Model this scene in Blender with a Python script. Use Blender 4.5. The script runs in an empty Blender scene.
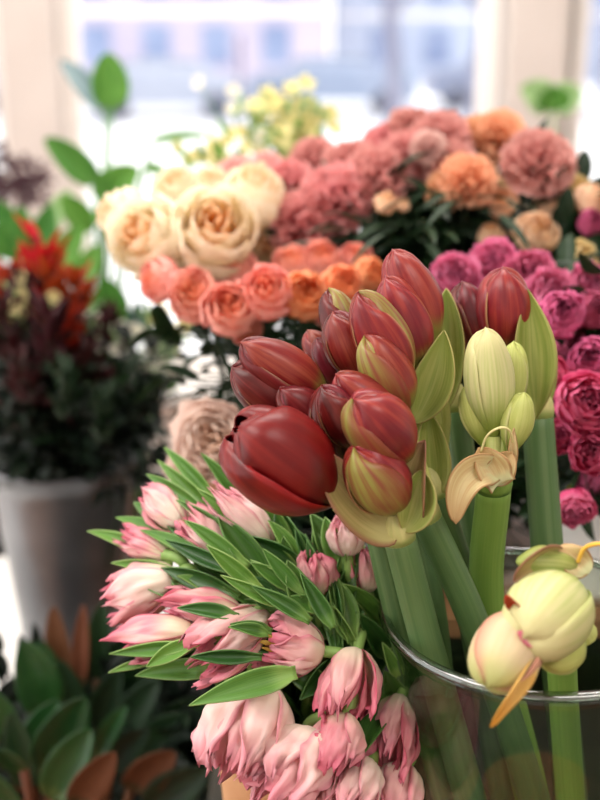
import bpy, math, random
from mathutils import Vector, Matrix, Quaternion, noise
V = Vector
PI = math.pi
random.seed(7)
col = bpy.context.scene.collection
CAM = V((0, 0, 1.55)); PITCH = math.radians(17.5); F = 1100.0
RT = V((1, 0, 0)); FW = V((0, math.cos(PITCH), -math.sin(PITCH))); UP = V((0, math.sin(PITCH), math.cos(PITCH)))
TABLE = 0.90

def P(px, py, d):
    """world point seen at photo position (px, py), d metres away along the view axis"""
    return CAM + RT * ((px - 300) / F * d) - UP * ((py - 400) / F * d) + FW * d

def Pz(px, py, z):
    r = RT * ((px - 300) / F) - UP * ((py - 400) / F) + FW
    return CAM + r * ((z - CAM.z) / r.z)

# ------------------------------------------------------------------ materials
def lin(h):
    h = h.lstrip('#'); c = [int(h[i:i+2], 16) / 255 for i in (0, 2, 4)]
    return tuple(x / 12.92 if x <= .04045 else ((x + .055) / 1.055) ** 2.4 for x in c) + (1,)

class NT:
    def __init__(s, name):
        s.m = bpy.data.materials.new(name); s.m.use_nodes = True
        s.t = s.m.node_tree; s.t.nodes.clear()
    def n(s, typ, **kw):
        o = s.t.nodes.new(typ)
        for k, v in kw.items():
            if k in o.inputs.keys(): o.inputs[k].default_value = v
            else: setattr(o, k, v)
        return o
    def l(s, a, ao, b, bi):
        s.t.links.new(a.outputs[ao], b.inputs[bi])
    def mix(s, fac, a, b, bt='MIX'):
        o = s.t.nodes.new('ShaderNodeMix'); o.data_type = 'RGBA'; o.blend_type = bt
        for idx, x in ((0, fac), (6, a), (7, b)):
            if isinstance(x, tuple) and len(x) == 2 and hasattr(x[0], 'outputs'): s.t.links.new(x[0].outputs[x[1]], o.inputs[idx])
            else: o.inputs[idx].default_value = x
        return (o, 2)
    def ramp(s, src, stops, interp='EASE'):
        o = s.t.nodes.new('ShaderNodeValToRGB'); o.color_ramp.interpolation = interp
        e = o.color_ramp.elements
        while len(e) < len(stops): e.new(.5)
        for i, (p, c) in enumerate(stops):
            e[i].position = p; e[i].color = c if isinstance(c, tuple) else (c, c, c, 1)
        s.t.links.new(src[0].outputs[src[1]], o.inputs[0])
        return (o, 0)

def link_in(nt, src, node, inp):
    nt.t.links.new(src[0].outputs[src[1]], node.inputs[inp])

def petal_mat(name, main, streak, base, tip=None, edge=None, streak_amt=.6, base_len=.25, edge_w=.8, rough=.45, trans=.25, sx=26, sy=2.0, bump=.25, vary=.0, spec=.35, patch=None):
    """petals and leaves: uv.x runs across, uv.y from base to tip"""
    nt = NT(name)
    uv = nt.n('ShaderNodeUVMap'); sep = nt.n('ShaderNodeSeparateXYZ'); nt.l(uv, 0, sep, 0)
    mp = nt.n('ShaderNodeMapping'); nt.l(uv, 0, mp, 0); mp.inputs['Scale'].default_value = (sx, sy, 1)
    info = nt.n('ShaderNodeObjectInfo')
    addl = nt.n('ShaderNodeVectorMath', operation='ADD'); nt.l(mp, 0, addl, 0)
    sc = nt.n('ShaderNodeVectorMath', operation='SCALE'); sc.inputs[0].default_value = (13, 7, 5); nt.l(info, 'Random', sc, 3); nt.l(sc, 0, addl, 1)
    no = nt.n('ShaderNodeTexNoise', Scale=1.0, Detail=4.0, Roughness=.6); nt.l(addl, 0, no, 0)
    f = nt.ramp((no, 0), [(.35, 0.0), (.7, streak_amt)])
    c = nt.mix(f, lin(main), lin(streak))
    if patch:
        mp2 = nt.n('ShaderNodeMapping'); nt.l(uv, 0, mp2, 0); mp2.inputs['Scale'].default_value = (3, 1.4, 1)
        a2 = nt.n('ShaderNodeVectorMath', operation='ADD'); nt.l(mp2, 0, a2, 0); nt.l(sc, 0, a2, 1)
        n2 = nt.n('ShaderNodeTexNoise', Scale=1.0, Detail=2.0); nt.l(a2, 0, n2, 0)
        f2 = nt.ramp((n2, 0), [(patch[1], 0.0), (patch[1] + .15, patch[2])])
        c = nt.mix(f2, c, lin(patch[0]))
    # wobble the base boundary
    wob = nt.n('ShaderNodeMath', operation='MULTIPLY_ADD'); nt.l(no, 0, wob, 0); wob.inputs[1].default_value = -.22; nt.l(sep, 1, wob, 2)
    f = nt.ramp((wob, 0), [(0.0, 1.0), (max(.01, base_len), 0.0)])
    c = nt.mix(f, c, lin(base))
    if tip:
        f = nt.ramp((wob, 0), [(.5, 0.0), (.92, 1.0)])
        c = nt.mix(f, c, lin(tip))
    if edge:
        ab = nt.n('ShaderNodeMath', operation='SUBTRACT'); nt.l(sep, 0, ab, 0); ab.inputs[1].default_value = .5
        ab2 = nt.n('ShaderNodeMath', operation='ABSOLUTE'); nt.l(ab, 0, ab2, 0)
        f = nt.ramp((ab2, 0), [(.5 * edge_w, 0.0), (.5, .85)])
        c = nt.mix(f, c, lin(edge))
    if vary:
        hs = nt.n('ShaderNodeHueSaturation')
        mr = nt.n('ShaderNodeMapRange'); nt.l(info, 'Random', mr, 0); mr.inputs[3].default_value = 1 - vary; mr.inputs[4].default_value = 1 + vary
        nt.l(mr, 0, hs, 'Value'); link_in(nt, c, hs, 'Color')
        mr2 = nt.n('ShaderNodeMapRange'); nt.l(info, 'Random', mr2, 0); mr2.inputs[3].default_value = .5 + vary * .06; mr2.inputs[4].default_value = .5 - vary * .06
        nt.l(mr2, 0, hs, 'Hue'); c = (hs, 0)
    p = nt.n('ShaderNodeBsdfPrincipled', Roughness=rough); p.inputs['Specular IOR Level'].default_value = spec
    link_in(nt, c, p, 'Base Color')
    bp = nt.n('ShaderNodeBump', Strength=bump, Distance=.0012); nt.l(no, 0, bp, 'Height'); nt.l(bp, 0, p, 'Normal')
    tr = nt.n('ShaderNodeBsdfTranslucent'); link_in(nt, c, tr, 0)
    ms = nt.n('ShaderNodeMixShader'); ms.inputs[0].default_value = trans; nt.l(p, 0, ms, 1); nt.l(tr, 0, ms, 2)
    out = nt.n('ShaderNodeOutputMaterial'); nt.l(ms, 0, out, 0)
    return nt.m

def bloom_mat(name, centre, mid, outer, edge=None, rough=.55, trans=.28, vary=.08, edge_amt=.5, cen=.05):
    """round many-petalled blooms: uv.x = 0 centre .. 1 outermost petal, uv.y base .. rim"""
    nt = NT(name)
    uv = nt.n('ShaderNodeUVMap'); sep = nt.n('ShaderNodeSeparateXYZ'); nt.l(uv, 0, sep, 0)
    c = nt.ramp((sep, 0), [(cen, lin(centre)), (cen + .26, lin(mid)), (1.0, lin(outer))], 'LINEAR')
    tc = nt.n('ShaderNodeTexCoord'); no = nt.n('ShaderNodeTexNoise', Scale=3.0, Detail=3.0); nt.l(tc, 'Object', no, 0)
    f = nt.ramp((no, 0), [(.35, 0.0), (.7, .35)])
    c = nt.mix(f, c, lin(mid))
    if edge:
        f = nt.ramp((sep, 1), [(.6, 0.0), (1.0, edge_amt)]); c = nt.mix(f, c, lin(edge))
    info = nt.n('ShaderNodeObjectInfo'); hs = nt.n('ShaderNodeHueSaturation')
    mr = nt.n('ShaderNodeMapRange'); nt.l(info, 'Random', mr, 0); mr.inputs[3].default_value = 1 - vary; mr.inputs[4].default_value = 1 + vary
    nt.l(mr, 0, hs, 'Value'); link_in(nt, c, hs, 'Color')
    mr2 = nt.n('ShaderNodeMapRange'); nt.l(info, 'Random', mr2, 0); mr2.inputs[3].default_value = .5 + vary * .12; mr2.inputs[4].default_value = .5 - vary * .12
    nt.l(mr2, 0, hs, 'Hue')
    p = nt.n('ShaderNodeBsdfPrincipled', Roughness=rough); p.inputs['Specular IOR Level'].default_value = .3
    nt.l(hs, 0, p, 'Base Color')
    tr = nt.n('ShaderNodeBsdfTranslucent'); nt.l(hs, 0, tr, 0)
    ms = nt.n('ShaderNodeMixShader'); ms.inputs[0].default_value = trans; nt.l(p, 0, ms, 1); nt.l(tr, 0, ms, 2)
    out = nt.n('ShaderNodeOutputMaterial'); nt.l(ms, 0, out, 0)
    return nt.m

def plain(name, c1, c2=None, rough=.6, metal=0, scale=8, spec=.4, stretch=(1, 1, 1), bump=0, detail=4, coat=0):
    nt = NT(name)
    tc = nt.n('ShaderNodeTexCoord'); mp = nt.n('ShaderNodeMapping'); nt.l(tc, 'Object', mp, 0); mp.inputs['Scale'].default_value = stretch
    no = nt.n('ShaderNodeTexNoise', Scale=float(scale), Detail=float(detail)); nt.l(mp, 0, no, 0)
    c = nt.ramp((no, 0), [(.3, lin(c1)), (.7, lin(c2 or c1))])
    p = nt.n('ShaderNodeBsdfPrincipled', Roughness=rough, Metallic=float(metal)); p.inputs['Specular IOR Level'].default_value = spec
    p.inputs['Coat Weight'].default_value = coat
    link_in(nt, c, p, 'Base Color')
    if bump:
        bp = nt.n('ShaderNodeBump', Strength=bump, Distance=.003); nt.l(no, 0, bp, 'Height'); nt.l(bp, 0, p, 'Normal')
    out = nt.n('ShaderNodeOutputMaterial'); nt.l(p, 0, out, 0)
    return nt.m

def glass(name, tint='#eef4ef', ior=1.45, rough=.02, extra=.0, edge=None):
    nt = NT(name)
    gl = nt.n('ShaderNodeBsdfGlossy', Roughness=rough)
    lw = nt.n('ShaderNodeLayerWeight', Blend=.5)
    pw = nt.n('ShaderNodeMath', operation='POWER'); nt.l(lw, 'Facing', pw, 0); pw.inputs[1].default_value = 4.5
    tr = nt.n('ShaderNodeBsdfTransparent'); link_in(nt, nt.ramp((lw, 'Facing'), [(.45, lin(tint)), (.97, lin(edge or tint))]), tr, 0)
    ad = nt.n('ShaderNodeMath', operation='MULTIPLY_ADD'); nt.l(pw, 0, ad, 0); ad.inputs[1].default_value = .85; ad.inputs[2].default_value = .03 + extra; ad.use_clamp = True
    ms = nt.n('ShaderNodeMixShader'); nt.l(ad, 0, ms, 0); nt.l(tr, 0, ms, 1); nt.l(gl, 0, ms, 2)
    out = nt.n('ShaderNodeOutputMaterial'); nt.l(ms, 0, out, 0)
    return nt.m

def real_glass(name, tint='#e8efe9', rough=.03):
    nt = NT(name)
    p = nt.n('ShaderNodeBsdfGlass', Roughness=rough, IOR=1.45); p.inputs[0].default_value = lin(tint)
    out = nt.n('ShaderNodeOutputMaterial'); nt.l(p, 0, out, 0)
    return nt.m

def wood(name, c1, c2, plank=.14, axis='x', rough=.45):
    nt = NT(name)
    tc = nt.n('ShaderNodeTexCoord'); mp = nt.n('ShaderNodeMapping'); nt.l(tc, 'Object', mp, 0)
    mp.inputs['Scale'].default_value = (14, 1.2, 14) if axis == 'y' else (1.2, 14, 14)
    no = nt.n('ShaderNodeTexNoise', Scale=2.0, Detail=6.0); nt.l(mp, 0, no, 0)
    c = nt.ramp((no, 0), [(.3, lin(c1)), (.7, lin(c2))])
    sep = nt.n('ShaderNodeSeparateXYZ'); nt.l(tc, 'Object', sep, 0)
    dv = nt.n('ShaderNodeMath', operation='DIVIDE'); nt.l(sep, 0 if axis == 'y' else 1, dv, 0); dv.inputs[1].default_value = plank
    fr = nt.n('ShaderNodeMath', operation='FRACT'); nt.l(dv, 0, fr, 0)
    f = nt.ramp((fr, 0), [(0.0, .8), (.03, 0.0)])
    c = nt.mix(f, c, lin('#2a1a10'))
    p = nt.n('ShaderNodeBsdfPrincipled', Roughness=rough); link_in(nt, c, p, 'Base Color')
    out = nt.n('ShaderNodeOutputMaterial'); nt.l(p, 0, out, 0)
    return nt.m

M = {}
M['red'] = petal_mat('amaryllis_red', '#5e0d13', '#8c2f31', '#6d6a36', edge='#8a5c40', streak_amt=.6, base_len=.1, edge_w=.95, sx=12, sy=.8, rough=.36, trans=.15, bump=.12, vary=.15, spec=.45, patch=('#430a10', .48, .75))
M['redrose'] = petal_mat('amaryllis_rose', '#7a151b', '#a84e3a', '#86853e', edge='#b58c60', streak_amt=.7, base_len=.22, edge_w=.93, sx=12, sy=.8, rough=.36, trans=.15, bump=.12, vary=.12, spec=.45, patch=('#62101a', .48, .7))
M['redgreen'] = petal_mat('amaryllis_green_red', '#98984a', '#8a4636', '#8a9244', edge='#861e26', streak_amt=.9, base_len=.2, edge_w=.3, sx=10, sy=.7, rough=.38, trans=.18, bump=.15, spec=.45)
M['redbright'] = petal_mat('amaryllis_open_red', '#6e080d', '#92261f', '#500c0c', edge='#9c1218', streak_amt=.6, base_len=.12, edge_w=.85, sx=14, sy=.7, rough=.36, trans=.2, bump=.2, spec=.45, patch=('#4c0609', .48, .75))
M['bract'] = petal_mat('bract_green', '#8a9a48', '#b4b46c', '#a7ad62', tip='#8f9f4a', edge='#a89c5e', streak_amt=.8, base_len=.1, edge_w=.94, sx=12, sy=.8, rough=.45, trans=.25, bump=.3)
M['bractbrown'] = petal_mat('bract_brown_green', '#9a8f55', '#b9a06c', '#b3aa70', tip='#7e5a40', edge='#8a5a44', streak_amt=.8, base_len=.3, edge_w=.7, sx=16, sy=1.2, rough=.5, trans=.2, bump=.4)
M['bractdry'] = petal_mat('bract_dry', '#e6d8a6', '#cda774', '#dedeb0', tip='#d9b886', edge='#b58a5c', streak_amt=.7, base_len=.2, edge_w=.88, sx=16, sy=1., rough=.6, trans=.3, bump=.4)
M['bractyellow'] = petal_mat('bract_yellow', '#dcb565', '#c58f3c', '#e0d59a', tip='#c98a22', streak_amt=.7, base_len=.3, sx=18, sy=1.4, rough=.55, trans=.25, bump=.4)
M['cream'] = petal_mat('bud_cream_green', '#dcdaa0', '#c0ca7c', '#a0b454', tip='#dfd8a0', streak_amt=.75, base_len=.4, sx=22, sy=1.0, rough=.42, trans=.28, bump=.5)
M['creampink'] = petal_mat('bud_cream_pink', '#e8d2ae', '#d6c894', '#b0ba68', tip='#c4ca80', edge='#dc9a84', streak_amt=.65, base_len=.1, edge_w=.4, sx=22, sy=1.0, rough=.42, trans=.28, bump=.5)
M['limebud'] = petal_mat('bud_lime', '#b9c268', '#d2d58c', '#8fa846', streak_amt=.6, base_len=.4, edge='#cfcf90', edge_w=.8, sx=22, sy=1.2, rough=.42, trans=.25, bump=.3)
M['stem'] = petal_mat('amaryllis_stem_green', '#48683a', '#71885a', '#557a44', streak_amt=.5, base_len=.02, sx=16, sy=.6, rough=.45, trans=0, bump=.1, spec=.35)
M['stemlight'] = petal_mat('amaryllis_stem_light', '#668838', '#84a04e', '#5a8036', streak_amt=.6, base_len=.02, sx=16, sy=.7, rough=.5, trans=0, bump=.1, spec=.3)
M['collar'] = petal_mat('stem_collar', '#b0b070', '#c9bf86', '#8fa05a', streak_amt=.6, base_len=.2, sx=20, sy=1, rough=.55, trans=0, bump=.2)
M['tulip'] = petal_mat('tulip_pink', '#f6cac6', '#ec9ea8', '#f6e6d0', tip='#ea96a6', edge='#e48c9e', streak_amt=.6, base_len=.42, edge_w=.75, sx=5, sy=1.3, rough=.5, trans=.38, bump=.2, vary=.04)
M['tulipdeep'] = petal_mat('tulip_deep_pink', '#f0b0b6', '#de7488', '#f0dfc4', tip='#e27c92', edge='#d4607a', streak_amt=.75, base_len=.36, edge_w=.7, sx=5, sy=1.3, rough=.5, trans=.38, bump=.2, vary=.04, patch=('#f6d8cc', .5, .6))
M['tulippale'] = petal_mat('tulip_pale', '#f8ded6', '#f2b8bc', '#f8ecdc', tip='#f0a8b4', edge='#eaa0ae', streak_amt=.6, base_len=.45, edge_w=.78, sx=5, sy=1.3, rough=.5, trans=.38, bump=.2, vary=.04)
M['tleaf'] = petal_mat('tulip_leaf', '#3c672a', '#5a873c', '#6f974a', edge='#688f48', streak_amt=.5, base_len=.2, edge_w=.97, sx=24, sy=.6, rough=.38, trans=.25, bump=.1, vary=.3, spec=.5)
M['tleafbright'] = petal_mat('tulip_leaf_bright', '#598a36', '#7aa84e', '#93b860', edge='#93b466', streak_amt=.6, base_len=.2, edge_w=.96, sx=24, sy=.6, rough=.4, trans=.3, bump=.12, vary=.15, spec=.45)
M['tstem'] = petal_mat('tulip_stem', '#7ea052', '#95b26a', '#6f954a', streak_amt=.5, base_len=.02, sx=12, sy=1, trans=0, bump=.1)
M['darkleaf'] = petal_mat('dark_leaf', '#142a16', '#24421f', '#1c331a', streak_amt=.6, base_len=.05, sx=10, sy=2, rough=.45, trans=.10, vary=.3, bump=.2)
M['midleaf'] = petal_mat('mid_leaf', '#4f8a36', '#79b04e', '#5a8f3c', streak_amt=.6, base_len=.05, sx=10, sy=2, rough=.45, trans=.4, vary=.25, bump=.2)
M['paleleaf'] = petal_mat('pale_leaf', '#8fb37a', '#b6cfa0', '#84a870', streak_amt=.6, base_len=.05, sx=10, sy=2, rough=.5, trans=.35, vary=.2, bump=.2)
M['blueleaf'] = petal_mat('blue_grey_leaf', '#8ba6ac', '#4f6c74', '#5c7c70', streak_amt=.6, base_len=.05, sx=10, sy=2, rough=.25, trans=.2, bump=.2, spec=.8)  # blue-grey sheen of a glossy leaf put into its colour
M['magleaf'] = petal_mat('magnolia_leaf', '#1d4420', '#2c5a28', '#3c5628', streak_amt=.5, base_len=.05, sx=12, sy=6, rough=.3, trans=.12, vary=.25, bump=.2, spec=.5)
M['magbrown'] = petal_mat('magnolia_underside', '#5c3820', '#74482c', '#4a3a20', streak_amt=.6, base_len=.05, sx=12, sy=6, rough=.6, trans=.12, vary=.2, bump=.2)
M['blackleaf'] = petal_mat('blackish_leaf', '#0d1a11', '#1a2a1a', '#101c12', streak_amt=.6, base_len=.05, sx=10, sy=2, rough=.5, trans=.08, vary=.3)  # dark foliage, with the shade inside the bunch put into its colour
M['maroon'] = petal_mat('maroon_leaf', '#321216', '#4f1d20', '#22301a', streak_amt=.6, base_len=.1, sx=10, sy=2, rough=.5, trans=.15, vary=.3)
M['scarlet'] = petal_mat('scarlet_petal', '#a81c14', '#d3452a', '#5d1612', tip='#c4301c', streak_amt=.6, base_len=.3, sx=10, sy=2, rough=.5, trans=.3, vary=.25)
M['mauve'] = petal_mat('dried_mauve', '#4a3238', '#6a4a50', '#2f2420', streak_amt=.6, base_len=.1, sx=10, sy=2, rough=.7, trans=.15, vary=.2)
M['whitepetal'] = petal_mat('white_petal', '#f3efe4', '#e6e4cf', '#dfe0b8', streak_amt=.4, base_len=.2, sx=8, sy=1, rough=.5, trans=.4)
M['yellowpetal'] = petal_mat('yellow_petal', '#f2e6a4', '#f5efc4', '#dfd67a', streak_amt=.5, base_len=.2, sx=8, sy=1, rough=.5, trans=.4, vary=.1)
M['stamen'] = plain('stamen_yellow', '#e0a83a', '#d8bf5a', .6)
M['filament'] = plain('filament', '#cfc27a', '#d9d29a', .5)
M['rose_cream'] = bloom_mat('rose_cream', '#f2a838', '#fbedcc', '#fbefd6', edge='#fcf5e4', vary=.02, trans=.4, cen=.15)
M['rose_blush'] = bloom_mat('rose_blush', '#f4cfb4', '#f8e4d8', '#f8e0d6', edge='#fbeee6', vary=.02)
M['rose_coral'] = bloom_mat('rose_coral', '#f28038', '#f8a890', '#f3aaa2', edge='#f8c0b2', vary=.05, cen=.16, trans=.35)
M['rose_orange'] = bloom_mat('rose_orange', '#ee7422', '#fb9c58', '#f9a880', edge='#fabc96', vary=.05, trans=.35)
M['rose_magenta'] = bloom_mat('rose_magenta', '#b4205a', '#e44a80', '#e65c8c', edge='#f090b0', vary=.08, edge_amt=.6)
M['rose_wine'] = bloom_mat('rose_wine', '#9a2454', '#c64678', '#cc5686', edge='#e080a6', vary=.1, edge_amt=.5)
M['rose_orchid'] = bloom_mat('rose_orchid', '#c44680', '#e26e9c', '#e47ca8', edge='#f0a4c2', vary=.06, edge_amt=.5)
M['carn_dusty'] = bloom_mat('carnation_dusty', '#c86a6c', '#e29896', '#e6a4a0', edge='#f2c2ba', vary=.08, trans=.4)
M['carn_pale'] = bloom_mat('carnation_pale', '#dca09c', '#f0c0ba', '#f2ccc4', edge='#f7e0d8', vary=.05, trans=.35)
M['carn_peach'] = bloom_mat('carnation_peach', '#e29462', '#f3b68c', '#f4bc96', edge='#f8d4b4', vary=.06, trans=.35)
M['rose_peach'] = bloom_mat('rose_peach', '#eeb468', '#f8cea6', '#f8d2b0', edge='#fbe2c6', vary=.06, trans=.35)
M['rose_butter'] = bloom_mat('rose_butter', '#e8b850', '#eed29a', '#efd9a4', edge='#f3e2b8', vary=.05)
M['vase'] = glass('vase_glass', '#eef4ee', 1.45, .02, .03, '#a9bcae')
M['vaserim'] = glass('vase_rim_glass', '#d5dfd8', 1.5, .05, .14, '#9fb0a6')
M['pane'] = glass('window_glass', '#ffffff', 1.3, .01)
M['zinc'] = plain('zinc', '#66686c', '#8a8c90', .34, .75, 6, bump=.05)
M['black'] = plain('black_plastic', '#141615', '#1d201f', .4)
M['blackgloss'] = plain('dark_enamel', '#10201c', '#182824', .2)
M['kraft'] = plain('terracotta_tan', '#b07c54', '#c4956c', .7, scale=14)
M['enamel'] = plain('white_enamel', '#e9e9e6', '#f2f1ee', .3)
M['beige'] = plain('column_paint', '#cfc6c0', '#d6cdc7', .8, scale=3)
M['white'] = plain('white_paint', '#f0ebe6', '#f5f1ec', .6, scale=3)
M['wall'] = plain('wall_paint', '#e0dad4', '#e8e3dd', .9, scale=3)
M['snow'] = plain('snow', '#f2f3f6', '#fbfbfc', .9, scale=.4)
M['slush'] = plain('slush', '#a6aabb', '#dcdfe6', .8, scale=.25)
M['facade'] = plain('facade', '#a4b0c8', '#b8c2d4', .9, scale=.3)  # outdoor haze is put into the pale bluish house colours
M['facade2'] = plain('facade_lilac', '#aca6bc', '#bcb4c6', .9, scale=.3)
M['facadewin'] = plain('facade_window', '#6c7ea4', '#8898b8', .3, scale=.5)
M['car1'] = plain('car_paint_blue', '#8b98b2', '#95a2b8', .3)  # car colours lightened, with the haze put into them
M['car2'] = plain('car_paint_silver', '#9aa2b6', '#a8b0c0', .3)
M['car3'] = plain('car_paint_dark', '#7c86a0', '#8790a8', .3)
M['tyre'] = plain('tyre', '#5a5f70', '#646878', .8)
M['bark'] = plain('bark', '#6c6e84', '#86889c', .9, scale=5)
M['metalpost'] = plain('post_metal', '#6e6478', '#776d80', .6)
M['floor'] = wood('floor_wood', '#8a5a3a', '#a87450', .12, 'y')
M['tablewood'] = wood('table_wood', '#29271f', '#3a362b', .16, 'x')
M['riserwood'] = wood('riser_wood', '#7a5034', '#94684a', .2, 'x')
M['tablewhite'] = plain('table_white', '#f2f0ec', '#f7f6f3', .45, scale=2)

# ------------------------------------------------------------------ mesh builder
class MB:
    def __init__(s): s.v = []; s.f = []; s.uv = []; s.mi = []
    def grid(s, fn, nu, nv, mi=0, closev=False, u0=0., u1=1., uvf=None):
        b = len(s.v)
        for i in range(nu + 1):
            u = u0 + (u1 - u0) * i / nu
            for j in range(nv + 1):
                v = j / nv * 2 - 1
                s.v.append(V(fn(u, v))); s.uv.append(uvf(u, v) if uvf else ((v + 1) / 2, u))
        for i in range(nu):
            for j in range(nv):
                a = b + i * (nv + 1) + j
                s.f.append((a, a + 1, a + nv + 2, a + nv + 1)); s.mi.append(mi)
    def tube(s, pts, rad, n=12, mi=0, cap=True, uv0=0.):
        pts = [V(p) for p in pts]; b = len(s.v); N = len(pts)
        if not isinstance(rad, (list, tuple)): rad = [rad] * N
        nrm = None
        for i, p in enumerate(pts):
            t = (pts[min(i + 1, N - 1)] - pts[max(i - 1, 0)]).normalized()
            if nrm is None: nrm = t.orthogonal().normalized()
            nrm = (nrm - t * nrm.dot(t)).normalized(); bn = t.cross(nrm)
            for k in range(n + 1):
                a = 2 * PI * k / n
                s.v.append(p + (nrm * math.cos(a) + bn * math.sin(a)) * rad[i]); s.uv.append((k / n, uv0 + i / (N - 1)))
        for i in range(N - 1):
            for k in range(n):
                a = b + i * (n + 1) + k
                s.f.append((a, a + 1, a + n + 2, a + n + 1)); s.mi.append(mi)
        if cap:
            for i in (0, N - 1):
                s.v.append(pts[i]); s.uv.append((.5, i / (N - 1))); c = len(s.v) - 1
                for k in range(n):
                    a = b + i * (n + 1) + k
                    s.f.append((c, a + 1, a) if i == 0 else (c, a, a + 1)); s.mi.append(mi)
    def box(s, a, b, mi=0):
        k = len(s.v)
        for x in (a[0], b[0]):
            for y in (a[1], b[1]):
                for z in (a[2], b[2]): s.v.append(V((x, y, z))); s.uv.append((x, z))
        for q in ((0, 1, 3, 2), (4, 6, 7, 5), (0, 4, 5, 1), (2, 3, 7, 6), (0, 2, 6, 4), (1, 5, 7, 3)):
            s.f.append(tuple(k + i for i in q)); s.mi.append(mi)
    def lathe(s, prof, n=64, mi=0, c=(0, 0)):
        b = len(s.v); N = len(prof)
        for i, (r, z) in enumerate(prof):
            for k in range(n + 1):
                a = 2 * PI * k / n
                s.v.append(V((c[0] + r * math.cos(a), c[1] + r * math.sin(a), z))); s.uv.append((k / n, i / (N - 1)))
        for i in range(N - 1):
            for k in range(n):
                a = b + i * (n + 1) + k
                s.f.append((a, a + 1, a + n + 2, a + n + 1)); s.mi.append(mi)
    def mesh(s, name, mats, smooth=True):
        me = bpy.data.meshes.new(name)
        me.from_pydata([tuple(x) for x in s.v], [], s.f)
        ul = me.uv_layers.new(name='UVMap')
        for lp in me.loops: ul.data[lp.index].uv = s.uv[lp.vertex_index]
        for m in (mats if isinstance(mats, (list, tuple)) else [mats]): me.materials.append(m)
        me.polygons.foreach_set('material_index', s.mi)
        me.polygons.foreach_set('use_smooth', [smooth] * len(s.f))
        me.update()
        return me

def link(name, me, parent=None, loc=(0, 0, 0), rot=None, scale=1.0, solid=0):
    o = bpy.data.objects.new(name, me); col.objects.link(o)
    o.location = loc
    if rot is not None: o.rotation_mode = 'QUATERNION'; o.rotation_quaternion = rot
    o.scale = (scale,) * 3 if isinstance(scale, (int, float)) else scale
    if parent: o.parent = parent
    if solid:
        md = o.modifiers.new('Solidify', 'SOLIDIFY'); md.thickness = solid; md.offset = 0
    return o

def tag(o, label=None, cat=None, group=None, kind=None):
    if label: o['label'] = label
    if cat: o['category'] = cat
    if group: o['group'] = group
    if kind: o['kind'] = kind
    return o

def thing(name, loc, label, cat, group=None):
    o = bpy.data.objects.new(name, None); col.objects.link(o); o.empty_display_size = .05
    o.location = loc
    return tag(o, label, cat, group)

def struct(name, mb, mat, smooth=False, parent=None):
    o = link(name, mb.mesh(name, mat, smooth), parent)
    if not parent: o['kind'] = 'structure'
    return o

def zrot(d, roll=0.0):
    """rotation carrying +Z to d, spun by roll"""
    return V(d).normalized().to_track_quat('Z', 'Y') @ Quaternion((0, 0, 1), roll)

# ------------------------------------------------------------------ plant shapes
def bez(a, b, c, t): return a * (1 - t) ** 2 + b * 2 * t * (1 - t) + c * t * t

def blade(mb, a, c, w, bend=None, nrm=None, cup=.25, nu=14, nv=6, shape=.75, peak=.42, wave=0, ph=0, twist=0, minw=0.0, uvseed=0):
    """a leaf or petal from point a to tip c, w wide"""
    a, c = V(a), V(c); ax = c - a; L = ax.length
    m = (a + c) / 2 + (bend if bend is not None else V((0, 0, 0)))
    nrm = V(nrm) if nrm is not None else (CAM - a).normalized()
    e = math.log(.5) / math.log(peak)
    def fn(u, v):
        p = bez(a, m, c, u); t = (bez(a, m, c, min(1, u + .03)) - bez(a, m, c, max(0, u - .03))).normalized()
        s = t.cross(nrm)
        s = s.normalized() if s.length > 1e-5 else t.orthogonal().normalized()
        n = s.cross(t)
        if twist:
            q = Quaternion(t, twist * (u - .3)); s = q @ s; n = q @ n
        prof = max(0., math.sin(PI * min(1, u) ** e)) ** shape
        if u < peak: prof = max(prof, minw)
        hw = w / 2 * prof
        q = p + s * v * hw + n * (cup * hw * (v * v) * 1.6)
        if wave: q += n * (wave * w * math.sin(9 * u + 3 * v + ph) * abs(v))
        return q
    mb.grid(fn, nu, nv)

def tepal_fn(L, R, a0, span, *a, **k):
    return _tepal(L, R, a0, span, *a, **k)
def _tepal(L, R, a0, span, spin=.08, off=0., opening=0., ruffle=0., seed=0, peak=.6, pw=.72, point=.12, rib=.03, tipin=1.0, ragged=0., narrow=.25, npow=6):
    e = math.log(.5) / math.log(peak)
    def fn(u, v):
        t = u
        r = R * max(0., math.sin(PI * (t * tipin * .985 + .012) ** e)) ** (pw if ruffle else pw * (1.35 - .93 * t)) * (1 if ruffle else math.sqrt(max(0., 1 - t ** 16)))
        z = L * (t - point * v * v * t ** 3)
        ang = a0 + v * span * (1 - narrow * t ** npow)
        r = r * (1 + spin * v * (.3 + t) + rib * math.exp(-(v / .1) ** 2)) + off
        r += opening * L * t * t
        if ruffle:
            nz = noise.noise(V((v * 2.2 + seed * 3.1, t * 2.5, seed * 7.7)))
            nz2 = noise.noise(V((v * 5.0 + seed * 5.3, t * 4.5, seed * 2.7)))
            r += ruffle * R * (nz * 1.0 + nz2 * .6) * t ** .8
            ang += ruffle * nz2 * .35 * t
            z += ragged * L * (noise.noise(V((v * 4 + seed, seed * 1.7, .5)))) * t ** 3
        return V((r * math.cos(ang), r * math.sin(ang), z))
    return fn

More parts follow.
